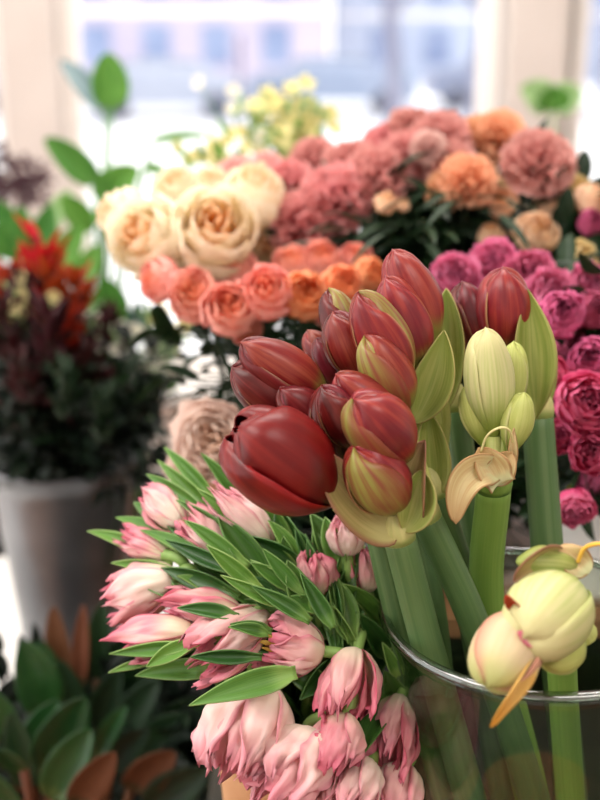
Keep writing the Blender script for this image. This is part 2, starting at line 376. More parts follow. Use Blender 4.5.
def add_bud(root, B, T, W, mat, name='bud', roll=0., mat2=None, opening=0., peak=.6, label=None, spin=.065, pw=.72, inner=None, point=.12):
    """amaryllis bud: three inner tepals wrapped by three outer ones (sub-parts)"""
    B, T = V(B), V(T); d = T - B; L = d.length; R = W / 2; rot = zrot(d)
    cl = rot.inverted() @ (CAM - B).normalized()
    rot = zrot(d, math.atan2(cl.y, cl.x) + roll)      # roll 0: the first outer tepal faces the photographer
    loc = B - root.location
    mb = MB()
    for k in range(3):
        mb.grid(tepal_fn(L * .975, R * .93, PI / 3 + k * 2 * PI / 3, 1.2, spin, peak=peak, pw=pw, opening=opening * .5), 20, 12)
    o = link(name, mb.mesh(name, inner or mat), root, loc, rot)
    if label: o['label'] = label
    for k in range(3):
        m = MB()
        m.grid(tepal_fn(L * (1 - .008 * k), R * (.97 + .012 * k), k * 2 * PI / 3, 1.5, spin, off=.0004, peak=peak, pw=pw, opening=opening, point=point), 36, 16)
        p = link('petal', m.mesh('petal', (mat2 if (mat2 and k == 0) else mat)), o, (0, 0, 0), None, 1.0, .0007)
    return o

def tube_part(root, name, pts, rad, mat, n=20, sm=1):
    mb = MB(); mb.tube([V(p) - root.location for p in pts], rad, n)
    return link(name, mb.mesh(name, mat), root)

def curve3(pts, n=20):
    """catmull-rom through points"""
    pts = [V(p) for p in pts]; P0 = [pts[0] * 2 - pts[1]] + pts + [pts[-1] * 2 - pts[-2]]; out = []
    seg = len(pts) - 1
    for i in range(seg):
        a, b, c, d = P0[i:i+4]
        for k in range(n // seg + 1):
            t = k / (n // seg + 1)
            out.append(.5 * ((2 * b) + (c - a) * t + (2 * a - 5 * b + 4 * c - d) * t * t + (3 * b - a - 3 * c + d) * t ** 3))
    out.append(pts[-1]); return out

def blade_part(root, name, B, T, w, mat, solid=.0009, label=None, **kw):
    mb = MB(); L = root.location
    blade(mb, V(B) - L, V(T) - L, w, **kw)
    o = link(name, mb.mesh(name, mat), root, solid=solid)
    if label: o['label'] = label
    return o

exec_sections = []
# ------------------------------------------------------------------ the room
def bx(name, a, b, mat, bev=0):
    m = MB(); m.box(a, b); return struct(name, m, mat)
bx('floor', (-3.2, -1.5, -.05), (3.2, 4.0, 0), M['floor'])
bx('ceiling', (-3.2, -1.5, 3.1), (3.2, 4.2, 3.2), M['wall'])
bx('wall_right', (3.0, -1.5, 0), (3.2, 4.0, 3.1), M['wall'])
bx('wall_front', (-3.2, 3.95, 0), (3.2, 4.15, .36), M['white'])          # low wall under the windows
bx('trim_1', (-3.2, 3.72, .36), (3.2, 4.15, .40), M['white'])            # window sill
bx('wall_back', (-3.2, -1.7, 0), (3.2, -1.5, 3.1), M['wall'])
bx('wall_left', (-3.3, 2.6, 0), (-3.2, 4.0, 3.1), M['wall'])
bx('trim_2', (-1.00, 3.85, .40), (-.825, 4.15, 3.1), M['beige'])
bx('trim_3', (.70, 3.85, .40), (.88, 4.15, 3.1), M['beige'])
bx('trim_4', (-3.2, 3.9, 2.9), (3.2, 4.15, 3.1), M['white'])
def window(n, x0, x1, muls):
    fr = MB(); w = .055
    for a, b in ((x0, x0 + w), (x1 - w, x1)): fr.box((a, 3.98, .40), (b, 4.06, 2.9))
    for z in (.40, 2.9 - w): fr.box((x0, 3.98, z), (x1, 4.06, z + w))
    for x in muls: fr.box((x - .03, 3.98, .40), (x + .03, 4.06, 2.9))
    o = struct('window_%d' % n, fr, M['white'])
    g = MB(); g.box((x0 + .02, 4.015, .42), (x1 - .02, 4.023, 2.88))
    link('pane', g.mesh('pane', M['pane'], False), o)
window(1, -3.2, -1.0, [-2.1]); window(2, -.825, .68, []); window(3, .89, 3.2, [.96, 2.1])

# outside: snow, street, houses, cars, trees
bx('ground', (-60, 4.2, -.1), (60, 90, -.05), M['snow'])
bx('street', (-60, 26, -.05), (60, 38, -.02), M['slush'])
def building(x0, x1, y, h, mat, label, win=(2.2, 3.0), off=0):
    t = thing('building', ((x0 + x1) / 2, y, -.05), label, 'building')
    L = t.location
    m = MB(); m.box(V((x0, y, -.05)) - L, V((x1, y + 8, h)) - L); link('wall', m.mesh('wall', mat, False), t)
    m = MB(); m.box(V((x0 - .3, y - .3, h)) - L, V((x1 + .3, y + 8.3, h + .5)) - L); link('roof', m.mesh('roof', M['facadewin'], False), t)
    x = x0 + 1.2 + off
    while x + 1.5 < x1:
        for z in (1.0, 4.2, 7.4):
            m = MB(); m.box(V((x, y - .06, z)) - L, V((x + 1.4, y + .1, z + 1.9)) - L); link('window', m.mesh('window', M['facadewin'], False), t)
        x += win[1]
    m = MB(); m.box(V((x0, y - .1, 3.4)) - L, V((x1, y + .05, 3.6)) - L); link('ledge', m.mesh('ledge', M['white'], False), t)
building(-32, -13, 62, 11, M['facade'], 'pale blue-grey building across the street at far left')
building(-12.5, 1.5, 58, 12, M['facade2'], 'pale lilac building seen through the middle window, left half', off=.4)
building(2, 17, 64, 11, M['facade'], 'pale blue building seen behind the bare trees', off=.7)
building(17.5, 36, 60, 12, M['facade2'], 'pale lilac building seen beyond the right-hand column')
def car(x, y, L, paint, label, h=1.45):
    t = thing('car', (x, y, -.02), label, 'car', None)
    prof = [(-.5, .25), (-.5, .62), (-.46, .72), (-.28, .78), (-.17, 1.0), (.16, 1.0), (.30, .75), (.47, .66), (.5, .5), (.5, .25)]
    m = MB(); n = len(prof)
    for yy in (-.85, .85):
        for px, pz in prof: m.v.append(V((px * L, yy * (1 if pz < .8 else .8), pz * h))); m.uv.append((px, pz))
    m.f.append(tuple(range(n))); m.f.append(tuple(range(2 * n - 1, n - 1, -1))); m.mi += [0, 0]
    for i in range(n):
        j = (i + 1) % n; m.f.append((i, i + n, j + n, j)); m.mi.append(0)
    link('body', m.mesh('car_body', paint, False), t)
    for sx in (-.31, .31):
        for sy in (-.82, .82):
            w = MB(); w.tube([(sx * L, sy - .1, .33), (sx * L, sy + .1, .33)], .33, 16); link('wheel', w.mesh('wheel', M['tyre']), t)
    m = MB(); m.box((-.24 * L, -.74, .79 * h), (-.02 * L, -.70, .95 * h)); m.box((.01 * L, -.74, .79 * h), (.2 * L, -.70, .95 * h))
    link('side_window', m.mesh('side_window', M['tyre'], False), t)
car(-3.4, 29, 4.3, M['car2'], 'pale silver parked car left of the thin post')
car(.9, 31, 4.4, M['car1'], 'blue-grey parked car above the yellow blossoms', 1.5)
car(5.9, 34, 4.2, M['car3'], 'dark parked car between the bare trees', 1.5)
car(-9.6, 32, 4.5, M['car1'], 'blue-grey parked car at the far left window')
car(10.3, 30, 4.5, M['car3'], 'dark parked car seen past the right-hand column')
def tree(x, y, h, r, seed, label, lean=0):
    rn = random.Random(seed)
    t = thing('bare_tree', (x, y, -.06), label, 'tree')
    pts = [V((lean * k / 8 * h + rn.uniform(-.05, .05), 0, h * k / 8)) for k in range(9)]
    m = MB(); m.tube(pts, [r * (1 - .08 * k) for k in range(9)], 10); link('trunk', m.mesh('trunk', M['bark']), t)
    for k in range(9):
        b = pts[3 + k % 5]; a = rn.uniform(0, 6.28); l = rn.uniform(1.2, 2.6)
        e = b + V((math.cos(a) * l, math.sin(a) * l * .5, l * .9)); mid = (b + e) / 2 + V((0, 0, -.15))
        m = MB(); m.tube([b, mid, e], [r * .4, r * .25, r * .08], 8); link('branch', m.mesh('branch', M['bark']), t)
tree(1.6, 19, 6, .16, 1, 'bare street tree seen right of centre window', -.05)
tree(3.3, 22, 6, .2, 2, 'bare leaning street tree left of the right-hand column', .12)
tree(6.3, 17, 5, .14, 3, 'bare street tree right of the right-hand column', -.12)
tree(-5.6, 24, 6, .18, 4, 'bare street tree in the far left window')
pm = MB(); pm.tube([(0, 0, 0), (0, 0, 1.9)], .05, 10); pm.tube([(0, 0, 1.9), (0, 0, 1.96)], .07, 10)
tag(link('street_post', pm.mesh('street_post', M['metalpost']), None, (-1.35, 26, -.02)), 'thin dark post standing in the snowy street', 'post')

# ------------------------------------------------------------------ tables, board, vessels
def table(name, x0, x1, y0, y1, z, mat, legmat, label, th=.035):
    t = thing(name, ((x0 + x1) / 2, (y0 + y1) / 2, 0), label, 'table'); L = t.location
    m = MB(); m.box(V((x0, y0, z - th)) - L, V((x1, y1, z)) - L)
    o = link('tabletop', m.mesh('tabletop', mat, False), t); b = o.modifiers.new('Bevel', 'BEVEL'); b.width = .004; b.segments = 2
    m = MB(); i = .03
    m.box(V((x0 + i, y0 + i, z - .12)) - L, V((x1 - i, y0 + i + .02, z - th)) - L); m.box(V((x0 + i, y1 - i - .02, z - .12)) - L, V((x1 - i, y1 - i, z - th)) - L)
    m.box(V((x0 + i, y0 + i + .02, z - .12)) - L, V((x0 + i + .02, y1 - i - .02, z - th)) - L); m.box(V((x1 - i - .02, y0 + i + .02, z - .12)) - L, V((x1 - i, y1 - i - .02, z - th)) - L)
    link('apron', m.mesh('apron', legmat, False), t)
    for x in (x0 + .06, x1 - .06):
        for y in (y0 + .06, y1 - .06):
            m = MB(); m.box(V((x - .025, y - .025, 0)) - L, V((x + .025, y + .025, z - .12)) - L); link('leg', m.mesh('leg', legmat, False), t)
    return t
table('display_table', -.085, 1.3, .45, 2.55, TABLE, M['tablewood'], M['tablewood'], 'brown wooden display table under the glass vase and bouquets')
table('low_table', -1.15, -.14, 1.16, 1.9, .64, M['tablewhite'], M['tablewhite'], 'low white table under the zinc bucket at left')
BZ = 1.055
t = thing('riser_board', (.33, 1.01, TABLE), 'low brown wooden riser behind the vase, under the magenta roses', 'stand')
m = MB(); m.box((-.24, -.11, BZ - TABLE - .018), (.24, .12, BZ - TABLE)); link('board', m.mesh('board', M['riserwood'], False), t)
for sx in (-.22, .22):
    m = MB(); m.box((sx - .012, -.10, 0), (sx + .012, .11, BZ - TABLE - .018)); link('side_panel', m.mesh('side_panel', M['black'], False), t)
m = MB(); m.box((-.208, .09, 0), (.208, .105, BZ - TABLE - .018)); link('back_panel', m.mesh('back_panel', M['black'], False), t)

def bucket(x, y, z, r, h, mat, label, name='bucket', cat='bucket', taper=.72, handles=True, fill=M['black'], ribs=(.3, .33, .72, .75)):
    t = thing(name, (x, y, z), label, cat)
    pr = [(0, .006), (r * taper * .96, .006), (r * taper, 0)]
    for k in range(1, 13):
        f = k / 12; rr = r * (taper + (1 - taper) * f)
        if any(abs(f - q) < .045 for q in ribs): rr += .0016
        pr.append((rr, h * f))
    pr += [(r + .004, h + .001), (r + .005, h + .004), (r + .002, h + .007), (r - .003, h + .003)]
    for k in range(11, 0, -1):
        f = k / 12; pr.append((r * (taper + (1 - taper) * f) - .003, h * f))
    pr += [(0, .010)]
    m = MB(); m.lathe(pr, 56); link('shell', m.mesh('bucket_shell', mat), t)
    m = MB(); m.lathe([(0, h * .72), (r * (taper + (1 - taper) * .7) - .004, h * .72)], 40); link('water', m.mesh('water', fill), t)
    if handles:
        for s in (-1, 1):
            pts = [V((s * (r + .004 + .012 * math.sin(PI * k / 10)), .028 * math.cos(PI * k / 10), h * .86)) for k in range(11)]
            m = MB(); m.tube(pts, .0028, 8); link('handle', m.mesh('handle', mat), t)
    return t
ZB = (-.322, 1.40, .64)
bucket(*ZB, .098, .385, M['zinc'], 'grey zinc bucket holding dark red flowers on the white table', taper=.60)
bucket(-.33, 1.72, .64, .085, .38, M['black'], 'black bucket of leafy greens behind the zinc bucket', taper=.8)
bucket(-.27, .98, 0, .12, .62, M['black'], 'tall black bucket of magnolia branches at lower left', 'bucket', taper=.8)
bucket(0.0, 1.01, TABLE, .068, .22, M['black'], 'black bucket holding the coral roses', taper=.8, handles=False)
bucket(-.012, 1.20, TABLE, .062, .26, M['zinc'], 'small bucket holding the cream roses behind the coral ones', taper=.8, handles=False)
bucket(.17, 1.29, TABLE, .09, .25, M['black'], 'black bucket holding the dusty pink carnations', taper=.8, handles=False)
bucket(.42, 1.30, TABLE, .085, .26, M['zinc'], 'grey bucket holding the peach roses at right', taper=.8, handles=False)
bucket(.150, 1.015, BZ, .060, .14, M['blackgloss'], 'dark glossy bucket seen between the amaryllis stems', taper=.85, handles=False)
bucket(.303, .985, BZ, .078, .15, M['enamel'], 'white enamel bucket under the magenta roses at right edge', taper=.8, handles=False)
bucket(.0, 1.62, TABLE, .05, .22, M['enamel'], 'small white vessel of yellow blossom sprays at the back', taper=.85, handles=False)
bucket(.56, 2.32, TABLE, .08, .14, M['enamel'], 'white flower pot with the leafy plant by the right column', 'flower_pot', 'pot', taper=.8, handles=False)
bucket(-.68, 2.2, 0, .11, 1.1, M['black'], 'tall dark floor vase of dried mauve flowers at far left', 'floor_vase', 'vase', taper=.7, handles=False)
KX, KY = -.008, .735
bucket(KX, KY, TABLE, .056, .145, M['kraft'], 'tan pot holding the pink tulips', 'flower_pot', 'pot', taper=.85, handles=False, ribs=())
# glass vase
VX, VY, VR, RZ = .162, .686, .105, 1.177
vh = RZ - TABLE
t = thing('glass_vase', (VX, VY, TABLE), 'large clear glass vase holding the amaryllis stems', 'vase')
m = MB()
pr = [(0, 0), (.073, 0), (.081, .004), (.083, .02)] + [(.083 + .003 * min(1, k / 14) + (VR - .086) * max(0, (k / 20 - .72) / .28) ** 1.6, .02 + (vh - .02) * k / 20) for k in range(1, 21)]
inn = [(r - .0032, z) for r, z in reversed(pr[3:])] + [(.072, .012), (0, .012)]
m.lathe(pr + inn, 96); link('body', m.mesh('vase_body', M['vase']), t)
m = MB()
m.lathe([(VR - .0016 + .0040 * math.cos(a * PI / 6), vh + .0034 * math.sin(a * PI / 6)) for a in range(13)], 96); link('rim', m.mesh('vase_rim', M['vaserim']), t)

# ------------------------------------------------------------------ amaryllis
def W(px, d): return px * d / F

def amaryllis(label, top, rim, bot, wpx, mat='stem', straight=.0, zb=TABLE + .014):
    """top = (px, py, depth); rim = photo position where the stem crosses the rim plane; bot = table-level x, y"""
    pt = P(*top); pr_ = Pz(rim[0], rim[1], RZ); pb = V((bot[0], bot[1], zb))
    t = thing('amaryllis', pb, label, 'amaryllis', None)
    pts = curve3([pb, pb.lerp(pr_, .5) + V((0, 0, 0)), pr_, pt], 24)
    r = W(wpx, top[2]) / 2
    n = len(pts); rad = [r * (1.12 - .12 * i / (n - 1)) for i in range(n)]
    tube_part(t, 'stem', pts, rad, M[mat], 24)
    dr = (pts[-1] - pts[-3]).normalized()
    # swollen collar where the buds join
    tube_part(t, 'collar', [pts[-1] - dr * .006, pts[-1], pts[-1] + dr * .006, pts[-1] + dr * .012, pts[-1] + dr * .018], [r * 1.0, r * 1.06, r * 1.02, r * .7, r * .2], M['collar'] if mat == 'stem' else M['stemlight'], 24)
    return t

def bud(t, b, tp, wpx, mat, **kw):
    d = (b[2] + tp[2]) / 2
    m2 = kw.pop('mat2', None)
    return add_bud(t, P(*b), P(*tp), W(wpx, d), M[mat], mat2=M[m2] if m2 else None, **kw)

def bract(t, b, tp, wpx, mat, bend=(0, 0, 0), label=None, nrm=None, **kw):
    kw.setdefault('cup', .5); kw.setdefault('minw', .0)
    return blade_part(t, 'bract', P(*b), P(*tp), W(wpx, (b[2] + tp[2]) / 2), M[mat], label=label, bend=V(bend), nrm=nrm, nv=10, nu=24, **kw)
TC = V((0, -1, .35)).normalized()

# A: front head
a = amaryllis('dark red amaryllis at the front, its widest bud open over the tulips', (398, 532, .70), (426, 640), (.158, .655), 33)
bud(a, (338, 503, .700), (233, 426, .665), 88, 'redbright', roll=0.25, opening=.10, peak=.50, spin=.14, label='half-open crimson bud with a broad outer petal')
bud(a, (345, 468, .715), (322, 384, .705), 44, 'red', roll=-0.4)
bud(a, (412, 462, .70), (352, 398, .66), 66, 'redrose', mat2='redgreen', roll=-1.7, peak=.55)
bud(a, (402, 512, .70), (354, 447, .665), 62, 'redrose', mat2='redgreen', roll=-0.75, peak=.5)
bract(a, (402, 530, .695), (322, 450, .675), 58, 'bractbrown', bend=(-.012, -.004, -.010), nrm=(.35, -1, .35), shape=.6, peak=.34, cup=.35, wave=.03, label='pale green-brown bract folded under the buds')
bract(a, (404, 532, .69), (420, 470, .685), 40, 'bract', bend=(.008, -.004, 0), nrm=(-.3, -1, .2), shape=.7, peak=.5, cup=.5)
for q in ((338, 503), (345, 468), (412, 462), (402, 512)):
    tube_part(a, 'pedicel', [P(400, 536, .703), P((400 + q[0]) / 2, (536 + q[1]) / 2 + 4, .706), P(q[0], q[1], .702)], [.007, .005, .006], M['limebud'], 12)
# C: second stem of the front head
c = amaryllis('rose red amaryllis whose arched bud lies over the front cluster', (424, 512, .72), (476, 628), (.212, .66), 31)
bud(c, (408, 440, .715), (335, 374, .695), 50, 'redrose', roll=0.3, peak=.5)
bud(c, (362, 452, .705), (322, 386, .685), 42, 'red', roll=-0.5, peak=.52)
bract(c, (418, 520, .70), (425, 440, .69), 42, 'bractbrown', bend=(-.010, -.006, 0), nrm=(-.5, -1, .1), shape=.8, peak=.42, cup=.8)
for q, r_ in (((408, 440), .715), ((362, 452), .705)):
    tube_part(c, 'pedicel', [P(424, 514, .722), P((424 + q[0]) / 2 + 6, (514 + q[1]) / 2, .726), P(q[0], q[1], r_)], [.008, .006, .006], M['limebud'], 12)
# B: left head
b = amaryllis('dark red amaryllis leaning furthest left, with two level buds', (370, 500, .745), (397, 616), (.135, .705), 25)
bud(b, (330, 402, .74), (240, 342, .715), 52, 'red', roll=0.3, peak=.5, mat2='redrose')
bud(b, (322, 425, .745), (231, 366, .725), 58, 'red', roll=-0.3, peak=.5)
bud(b, (336, 436, .735), (279, 388, .71), 42, 'red', roll=0.2, peak=.5)
bud(b, (292, 424, .74), (254, 404, .735), 26, 'redgreen', roll=.2)
bract(b, (352, 440, .74), (318, 388, .735), 14, 'bract', nrm=TC)
for q in ((330, 402), (322, 425), (336, 436), (292, 424)):
    tube_part(b, 'pedicel', [P(374, 503, .747), P((374 + q[0]) / 2 + 6, (503 + q[1]) / 2, .752), P(q[0], q[1], .742)], [.007, .006, .006], M['limebud'], 12)
# D: upper head
d = amaryllis('tallest red amaryllis, its two topmost buds standing above the rest', (433, 488, .765), (466, 592), (.175, .70), 28)
bud(d, (436, 348, .76), (392, 249, .745), 52, 'redrose', roll=0.1, peak=.52)
bud(d, (424, 372, .75), (386, 276, .73), 50, 'redrose', roll=-0.2, peak=.5)
bud(d, (408, 388, .735), (358, 291, .705), 54, 'redrose', roll=1.5, mat2='redgreen', peak=.5)
bud(d, (408, 410, .72), (364, 335, .70), 52, 'redgreen', roll=1.0, peak=.45, mat2='redrose', label='green bud flushed with red')
bract(d, (412, 424, .745), (444, 330, .735), 42, 'bract', bend=(.012, 0, -.01), nrm=(-.4, -1, .2), shape=.8, peak=.5, cup=.6, label='upright green bract')
bract(d, (434, 492, .76), (428, 412, .752), 34, 'bract', nrm=TC, shape=.6, peak=.4, cup=.6, minw=.6)
for q in ((436, 348), (424, 372), (408, 388), (408, 410)):
    tube_part(d, 'pedicel', [P(433, 490, .768), P((433 + q[0]) / 2 + 8, (490 + q[1]) / 2, .775), P(q[0], q[1], .758)], [.009, .006, .006], M['limebud'], 12)
# D2: small heads behind
e = amaryllis('red amaryllis half hidden behind, with three narrow pointed buds', (398, 470, .79), (430, 602), (.13, .735), 28)
bud(e, (366, 392, .745), (333, 311, .73), 44, 'red', roll=-0.3, mat2='redrose')
bud(e, (358, 372, .765), (328, 288, .755), 38, 'red', roll=0.9, mat2='redgreen')
bud(e, (346, 400, .765), (316, 338, .755), 26, 'red', roll=1.9)
bud(e, (338, 378, .78), (307, 330, .775), 28, 'redrose', roll=.5)
for q in ((366, 392), (358, 372), (346, 400), (338, 378)):
    tube_part(e, 'pedicel', [P(398, 474, .792), P((398 + q[0]) / 2 + 6, (474 + q[1]) / 2, .79), P(q[0], q[1], .765)], [.009, .006, .006], M['limebud'], 12)
# F and G: right of centre
f = amaryllis('amaryllis behind the green buds, with one dark red bud and slim bract', (455, 402, .80), (480, 575), (.19, .74), 26)
bud(f, (486, 368, .80), (461, 281, .79), 42, 'red', roll=0.4)
bract(f, (448, 408, .785), (446, 288, .78), 32, 'bract', bend=(.010, 0, 0), nrm=(-.5, -1, .1), shape=.7, peak=.5, cup=.6, label='narrow upright green bract')
tube_part(f, 'pedicel', [P(455, 405, .802), P(474, 392, .806), P(486, 366, .80)], [.008, .006, .006], M['limebud'], 12)
g = amaryllis('amaryllis on the straight right-hand stem, with a rounded rose red bud', (537, 410, .80), (550, 585), (.225, .73), 32)
bud(g, (504, 362, .795), (503, 266, .775), 56, 'redrose', roll=0.05, peak=.56)
bract(g, (536, 420, .785), (528, 289, .772), 41, 'bract', bend=(.001, -.008, 0), nrm=(-.1, -1, .2), shape=1.0, peak=.5, cup=.55, label='tall pointed green bract')
bract(g, (538, 418, .80), (534, 312, .80), 30, 'bract', bend=(.006, .006, 0), nrm=(.5, -1, .15), shape=.62, peak=.46, cup=.4)
tube_part(g, 'pedicel', [P(536, 412, .803), P(520, 396, .81), P(504, 360, .795)], [.010, .007, .007], M['limebud'], 12)
# E: green buds
h = amaryllis('amaryllis with tight cream-green buds above a peeled dry bract', (494, 482, .735), (488, 606), (.20, .68), 35, 'stemlight')
bud(h, (494, 440, .735), (485, 327, .72), 48, 'cream', roll=0.2, peak=.55, pw=.6)
bud(h, (508, 428, .75), (514, 341, .745), 32, 'limebud', roll=-0.3)
bud(h, (486, 452, .74), (466, 385, .735), 27, 'limebud', roll=1.6)
bud(h, (508, 460, .73), (524, 392, .72), 31, 'limebud', roll=.1)
bract(h, (504, 470, .722), (456, 524, .700), 34, 'bractdry', bend=(-.018, -.004, .026), nrm=(-.2, -1, .3), shape=.55, peak=.42, cup=.5, wave=.05, label='peeled tan bract hanging left of the stem')
bract(h, (490, 482, .722), (512, 452, .715), 30, 'bractdry', nrm=TC, shape=.5, cup=.4, wave=.05)
bract(h, (500, 484, .716), (478, 448, .712), 34, 'bractdry', nrm=TC, shape=.5, cup=.6, wave=.04, minw=.8)
bract(h, (510, 476, .725), (514, 428, .715), 10, 'bractdry', nrm=TC, wave=.1)
for q in ((494, 440), (508, 428), (486, 452), (508, 460)):
    tube_part(h, 'pedicel', [P(494, 486, .737), P((494 + q[0]) / 2, (486 + q[1]) / 2, .738), P(q[0], q[1] - 4, .736)], [.008, .0055, .006], M['limebud'], 12)
tube_part(h, 'filament', curve3([P(481, 452, .712), P(487, 436, .705), P(499, 428, .700), P(509, 430, .702), P(513, 442, .71)], 20), .0008, M['filament'], 8)
# H: drooping pale blooms at right front
i = amaryllis('amaryllis with drooping cream-green blooms over the vase rim', (566, 634, .665), (562, 668), (.205, .64), 30, 'stemlight')
bud(i, (572, 590, .665), (522, 640, .612), 84, 'cream', roll=0.2, peak=.5, pw=.55, point=.05, label='fat drooping cream-green bud')
bud(i, (528, 612, .645), (486, 688, .615), 68, 'creampink', roll=-0.3, peak=.52, pw=.58, point=.05, label='drooping cream bud flushed with pink')
bud(i, (584, 632, .655), (544, 664, .635), 44, 'limebud', roll=.9, pw=.6)
bract(i, (584, 566, .655), (516, 562, .645), 40, 'bract', bend=(0, -.004, .012), nrm=(0, -.6, 1), shape=.5, cup=-.4, wave=.06, label='curled green-brown bract on top of the blooms')
bract(i, (560, 556, .66), (514, 582, .640), 34, 'bractbrown', bend=(0, -.006, .006), nrm=(-.4, -1, .2), shape=.55, cup=.5, wave=.04)
bract(i, (588, 574, .65), (560, 546, .655), 30, 'bractdry', nrm=TC, shape=.5, cup=.4, wave=.12, label='frayed pale bract tip')
bract(i, (538, 655, .625), (491, 727, .600), 17, 'bractyellow', bend=(.004, 0, .012), nrm=(.4, -1, .2), cup=.6, wave=.08, shape=.5, label='thin dry yellow bract hanging down')
bract(i, (521, 612, .625), (507, 595, .615), 15, 'scarlet', nrm=(-.7, -1, .1), shape=.5, cup=.4, label='red petal edge showing between the buds')
bract(i, (540, 646, .615), (518, 632, .612), 12, 'tulipdeep', nrm=TC, shape=.5, cup=.4, wave=.1)
tube_part(i, 'filament', curve3([P(578, 562, .65), P(584, 549, .645), P(596, 544, .64), P(612, 545, .635)], 18), .0013, M['stamen'], 8)
for q in ((572, 590), (528, 612), (584, 632)):
    tube_part(i, 'pedicel', [P(566, 640, .668), P((566 + q[0]) / 2 + 6, (640 + q[1]) / 2, .672), P(q[0], q[1], .660)], [.009, .007, .008], M['limebud'], 12)

# ------------------------------------------------------------------ tulips
def tdepth(px, py): return .04 * min(1, max(0, (px - 350) / 40)) + .705 + (800 - py) / 300 * .10 + max(0, 200 - px) / 1500

def tulip_bloom(t, B, T, W_, mats, seed, opening=.1, nouter=6, name='bloom'):
    rn = random.Random(seed); B, T = V(B), V(T); d = T - B; L = d.length; R = W_ / 2
    rot = zrot(d, rn.uniform(0, 6.28)); mb = MB()
    for k in range(4):
        mb.grid(tepal_fn(L * rn.uniform(.86, .95), R * .6, k * PI / 2 + rn.uniform(-.2, .2), 1.0, .1, peak=.5, pw=.5, tipin=.86, narrow=.6, npow=3, opening=opening * .3, ruffle=.40, seed=seed + k, point=.1, ragged=.2), 18, 12)
    o = link(name, mb.mesh(name, mats[1]), t, B - t.location, rot)
    for k in range(nouter):
        m = MB(); a0 = k * 2 * PI / nouter + rn.uniform(-.25, .25)
        m.grid(tepal_fn(L * rn.uniform(.78, 1.05), R * rn.uniform(.80, 1.0), a0, rn.uniform(.62, .85), .16, off=.0006 * (k % 2), peak=rn.uniform(.40, .5), pw=.55, tipin=rn.uniform(.8, .92), narrow=rn.uniform(.55, .8), npow=3, opening=opening * rn.uniform(.3, 1.5), ruffle=.38, seed=seed * 1.3 + k * 2.1, point=.10, ragged=.26, rib=.05), 22, 14)
        link('petal', m.mesh('tulip_petal', mats[0] if k % 3 else mats[2]), o, (0, 0, 0), None, 1.0, .0005)
    return o

TM = dict(n=(M['tulip'], M['tulipdeep'], M['tulippale']), d=(M['tulipdeep'], M['tulipdeep'], M['tulip']), p=(M['tulippale'], M['tulip'], M['tulippale']))
tulips = [
 # base, tip, width px, colour, opening, label
 ((268, 688), (222, 778), 92, 'p', .10, 'large pale pink tulip hanging lowest left, beside the dark gap'),
 ((322, 738), (268, 812), 84, 'p', .10, 'pale pink tulip at the bottom edge, partly under the largest bloom'),
 ((356, 652), (340, 724), 58, 'd', .08, 'long pink tulip pointing down right of centre, upper of two overlapping'),
 ((346, 716), (326, 782), 54, 'd', .10, 'deep pink frilled tulip just below another, above the bottom edge'),
 ((400, 698), (380, 776), 50, 'd', .06, 'deep pink striped tulip touching the left side of the glass vase'),
 ((322, 652), (262, 640), 62, 'n', .22, 'open pink tulip with a yellow centre, near the middle of the bunch'),
 ((268, 614), (194, 664), 58, 'n', .06, 'pink tulip pointing left just above the large hanging one'),
 ((242, 612), (160, 606), 46, 'd', .04, 'pink tulip lying level below the long leaves on the left'),
 ((176, 578), (104, 606), 54, 'n', .14, 'pink tulip at the far left with spread petal tips'),
 ((196, 632), (122, 646), 42, 'd', .06, 'deep pink tulip lowest on the far left'),
 ((182, 526), (142, 488), 38, 'n', .04, 'small pink tulip highest on the left, below two pointed leaves'),
 ((168, 556), (120, 534), 30, 'd', .04, 'small deep pink tulip almost hidden in leaves at far left'),
 ((230, 560), (182, 512), 38, 'n', .02, 'closed pink tulip among leaves left of centre'),
 ((270, 546), (214, 490), 40, 'p', .02, 'long closed pale pink tulip below the open red bud'),
 ((318, 596), (313, 550), 42, 'd', .06, 'rounded pink tulip facing up in the middle'),
 ((347, 556), (344, 516), 36, 'p', .05, 'blunt pale pink tulip tip just under the red amaryllis buds'),
 ((367, 592), (360, 546), 32, 'd', .08, 'small deep pink tulip beside the leftmost amaryllis stem'),
 ((404, 768), (382, 838), 56, 'n', .08, 'pink tulip cut off by the bottom edge beside the vase'),
 ((366, 766), (340, 830), 54, 'p', .08, 'pale tulip cut off by the bottom edge, left of another'),
]
troots = []
for k, (bb, tt, w, cc, op, lab) in enumerate(tulips):
    d = tdepth(*bb); d2 = tdepth(*tt) - .012
    a = k * 2.4; foot = V((KX + .026 * math.cos(a), KY + .026 * math.sin(a), TABLE + .012))
    t = thing('tulip', foot, lab, 'tulip', 'pink tulips in the bunch')
    B, T = P(*bb, d), P(*tt, d2)
    dirn = (T - B).normalized()
    out = V((B.x - KX, B.y - KY, 0)); rimp = V((KX, KY, 1.05)) + out.normalized() * .034
    pts = curve3([foot, rimp, rimp.lerp(B, .55) + V((0, 0, .02)), B - dirn * .016, B + dirn * .006], 24)
    tube_part(t, 'stem', pts, [.0042] * (len(pts) - 2) + [.0052, .0058], M['tstem'], 12)
    tulip_bloom(t, B, T, W(w, d), TM[cc], k * 3.7 + 1, op)
    if k == 5:
        for q in range(6):
            aa = q * PI / 3
            c0 = B + dirn * .006; c1 = B + dirn * .034 + V((math.cos(aa) * .006, 0, math.sin(aa) * .006))
            tube_part(t, 'stamen', [c0, c0.lerp(c1, .6), c1, c1 + dirn * .006], [.0008, .0008, .0018, .0004], M['stamen'], 8)
    troots.append((bb, t))

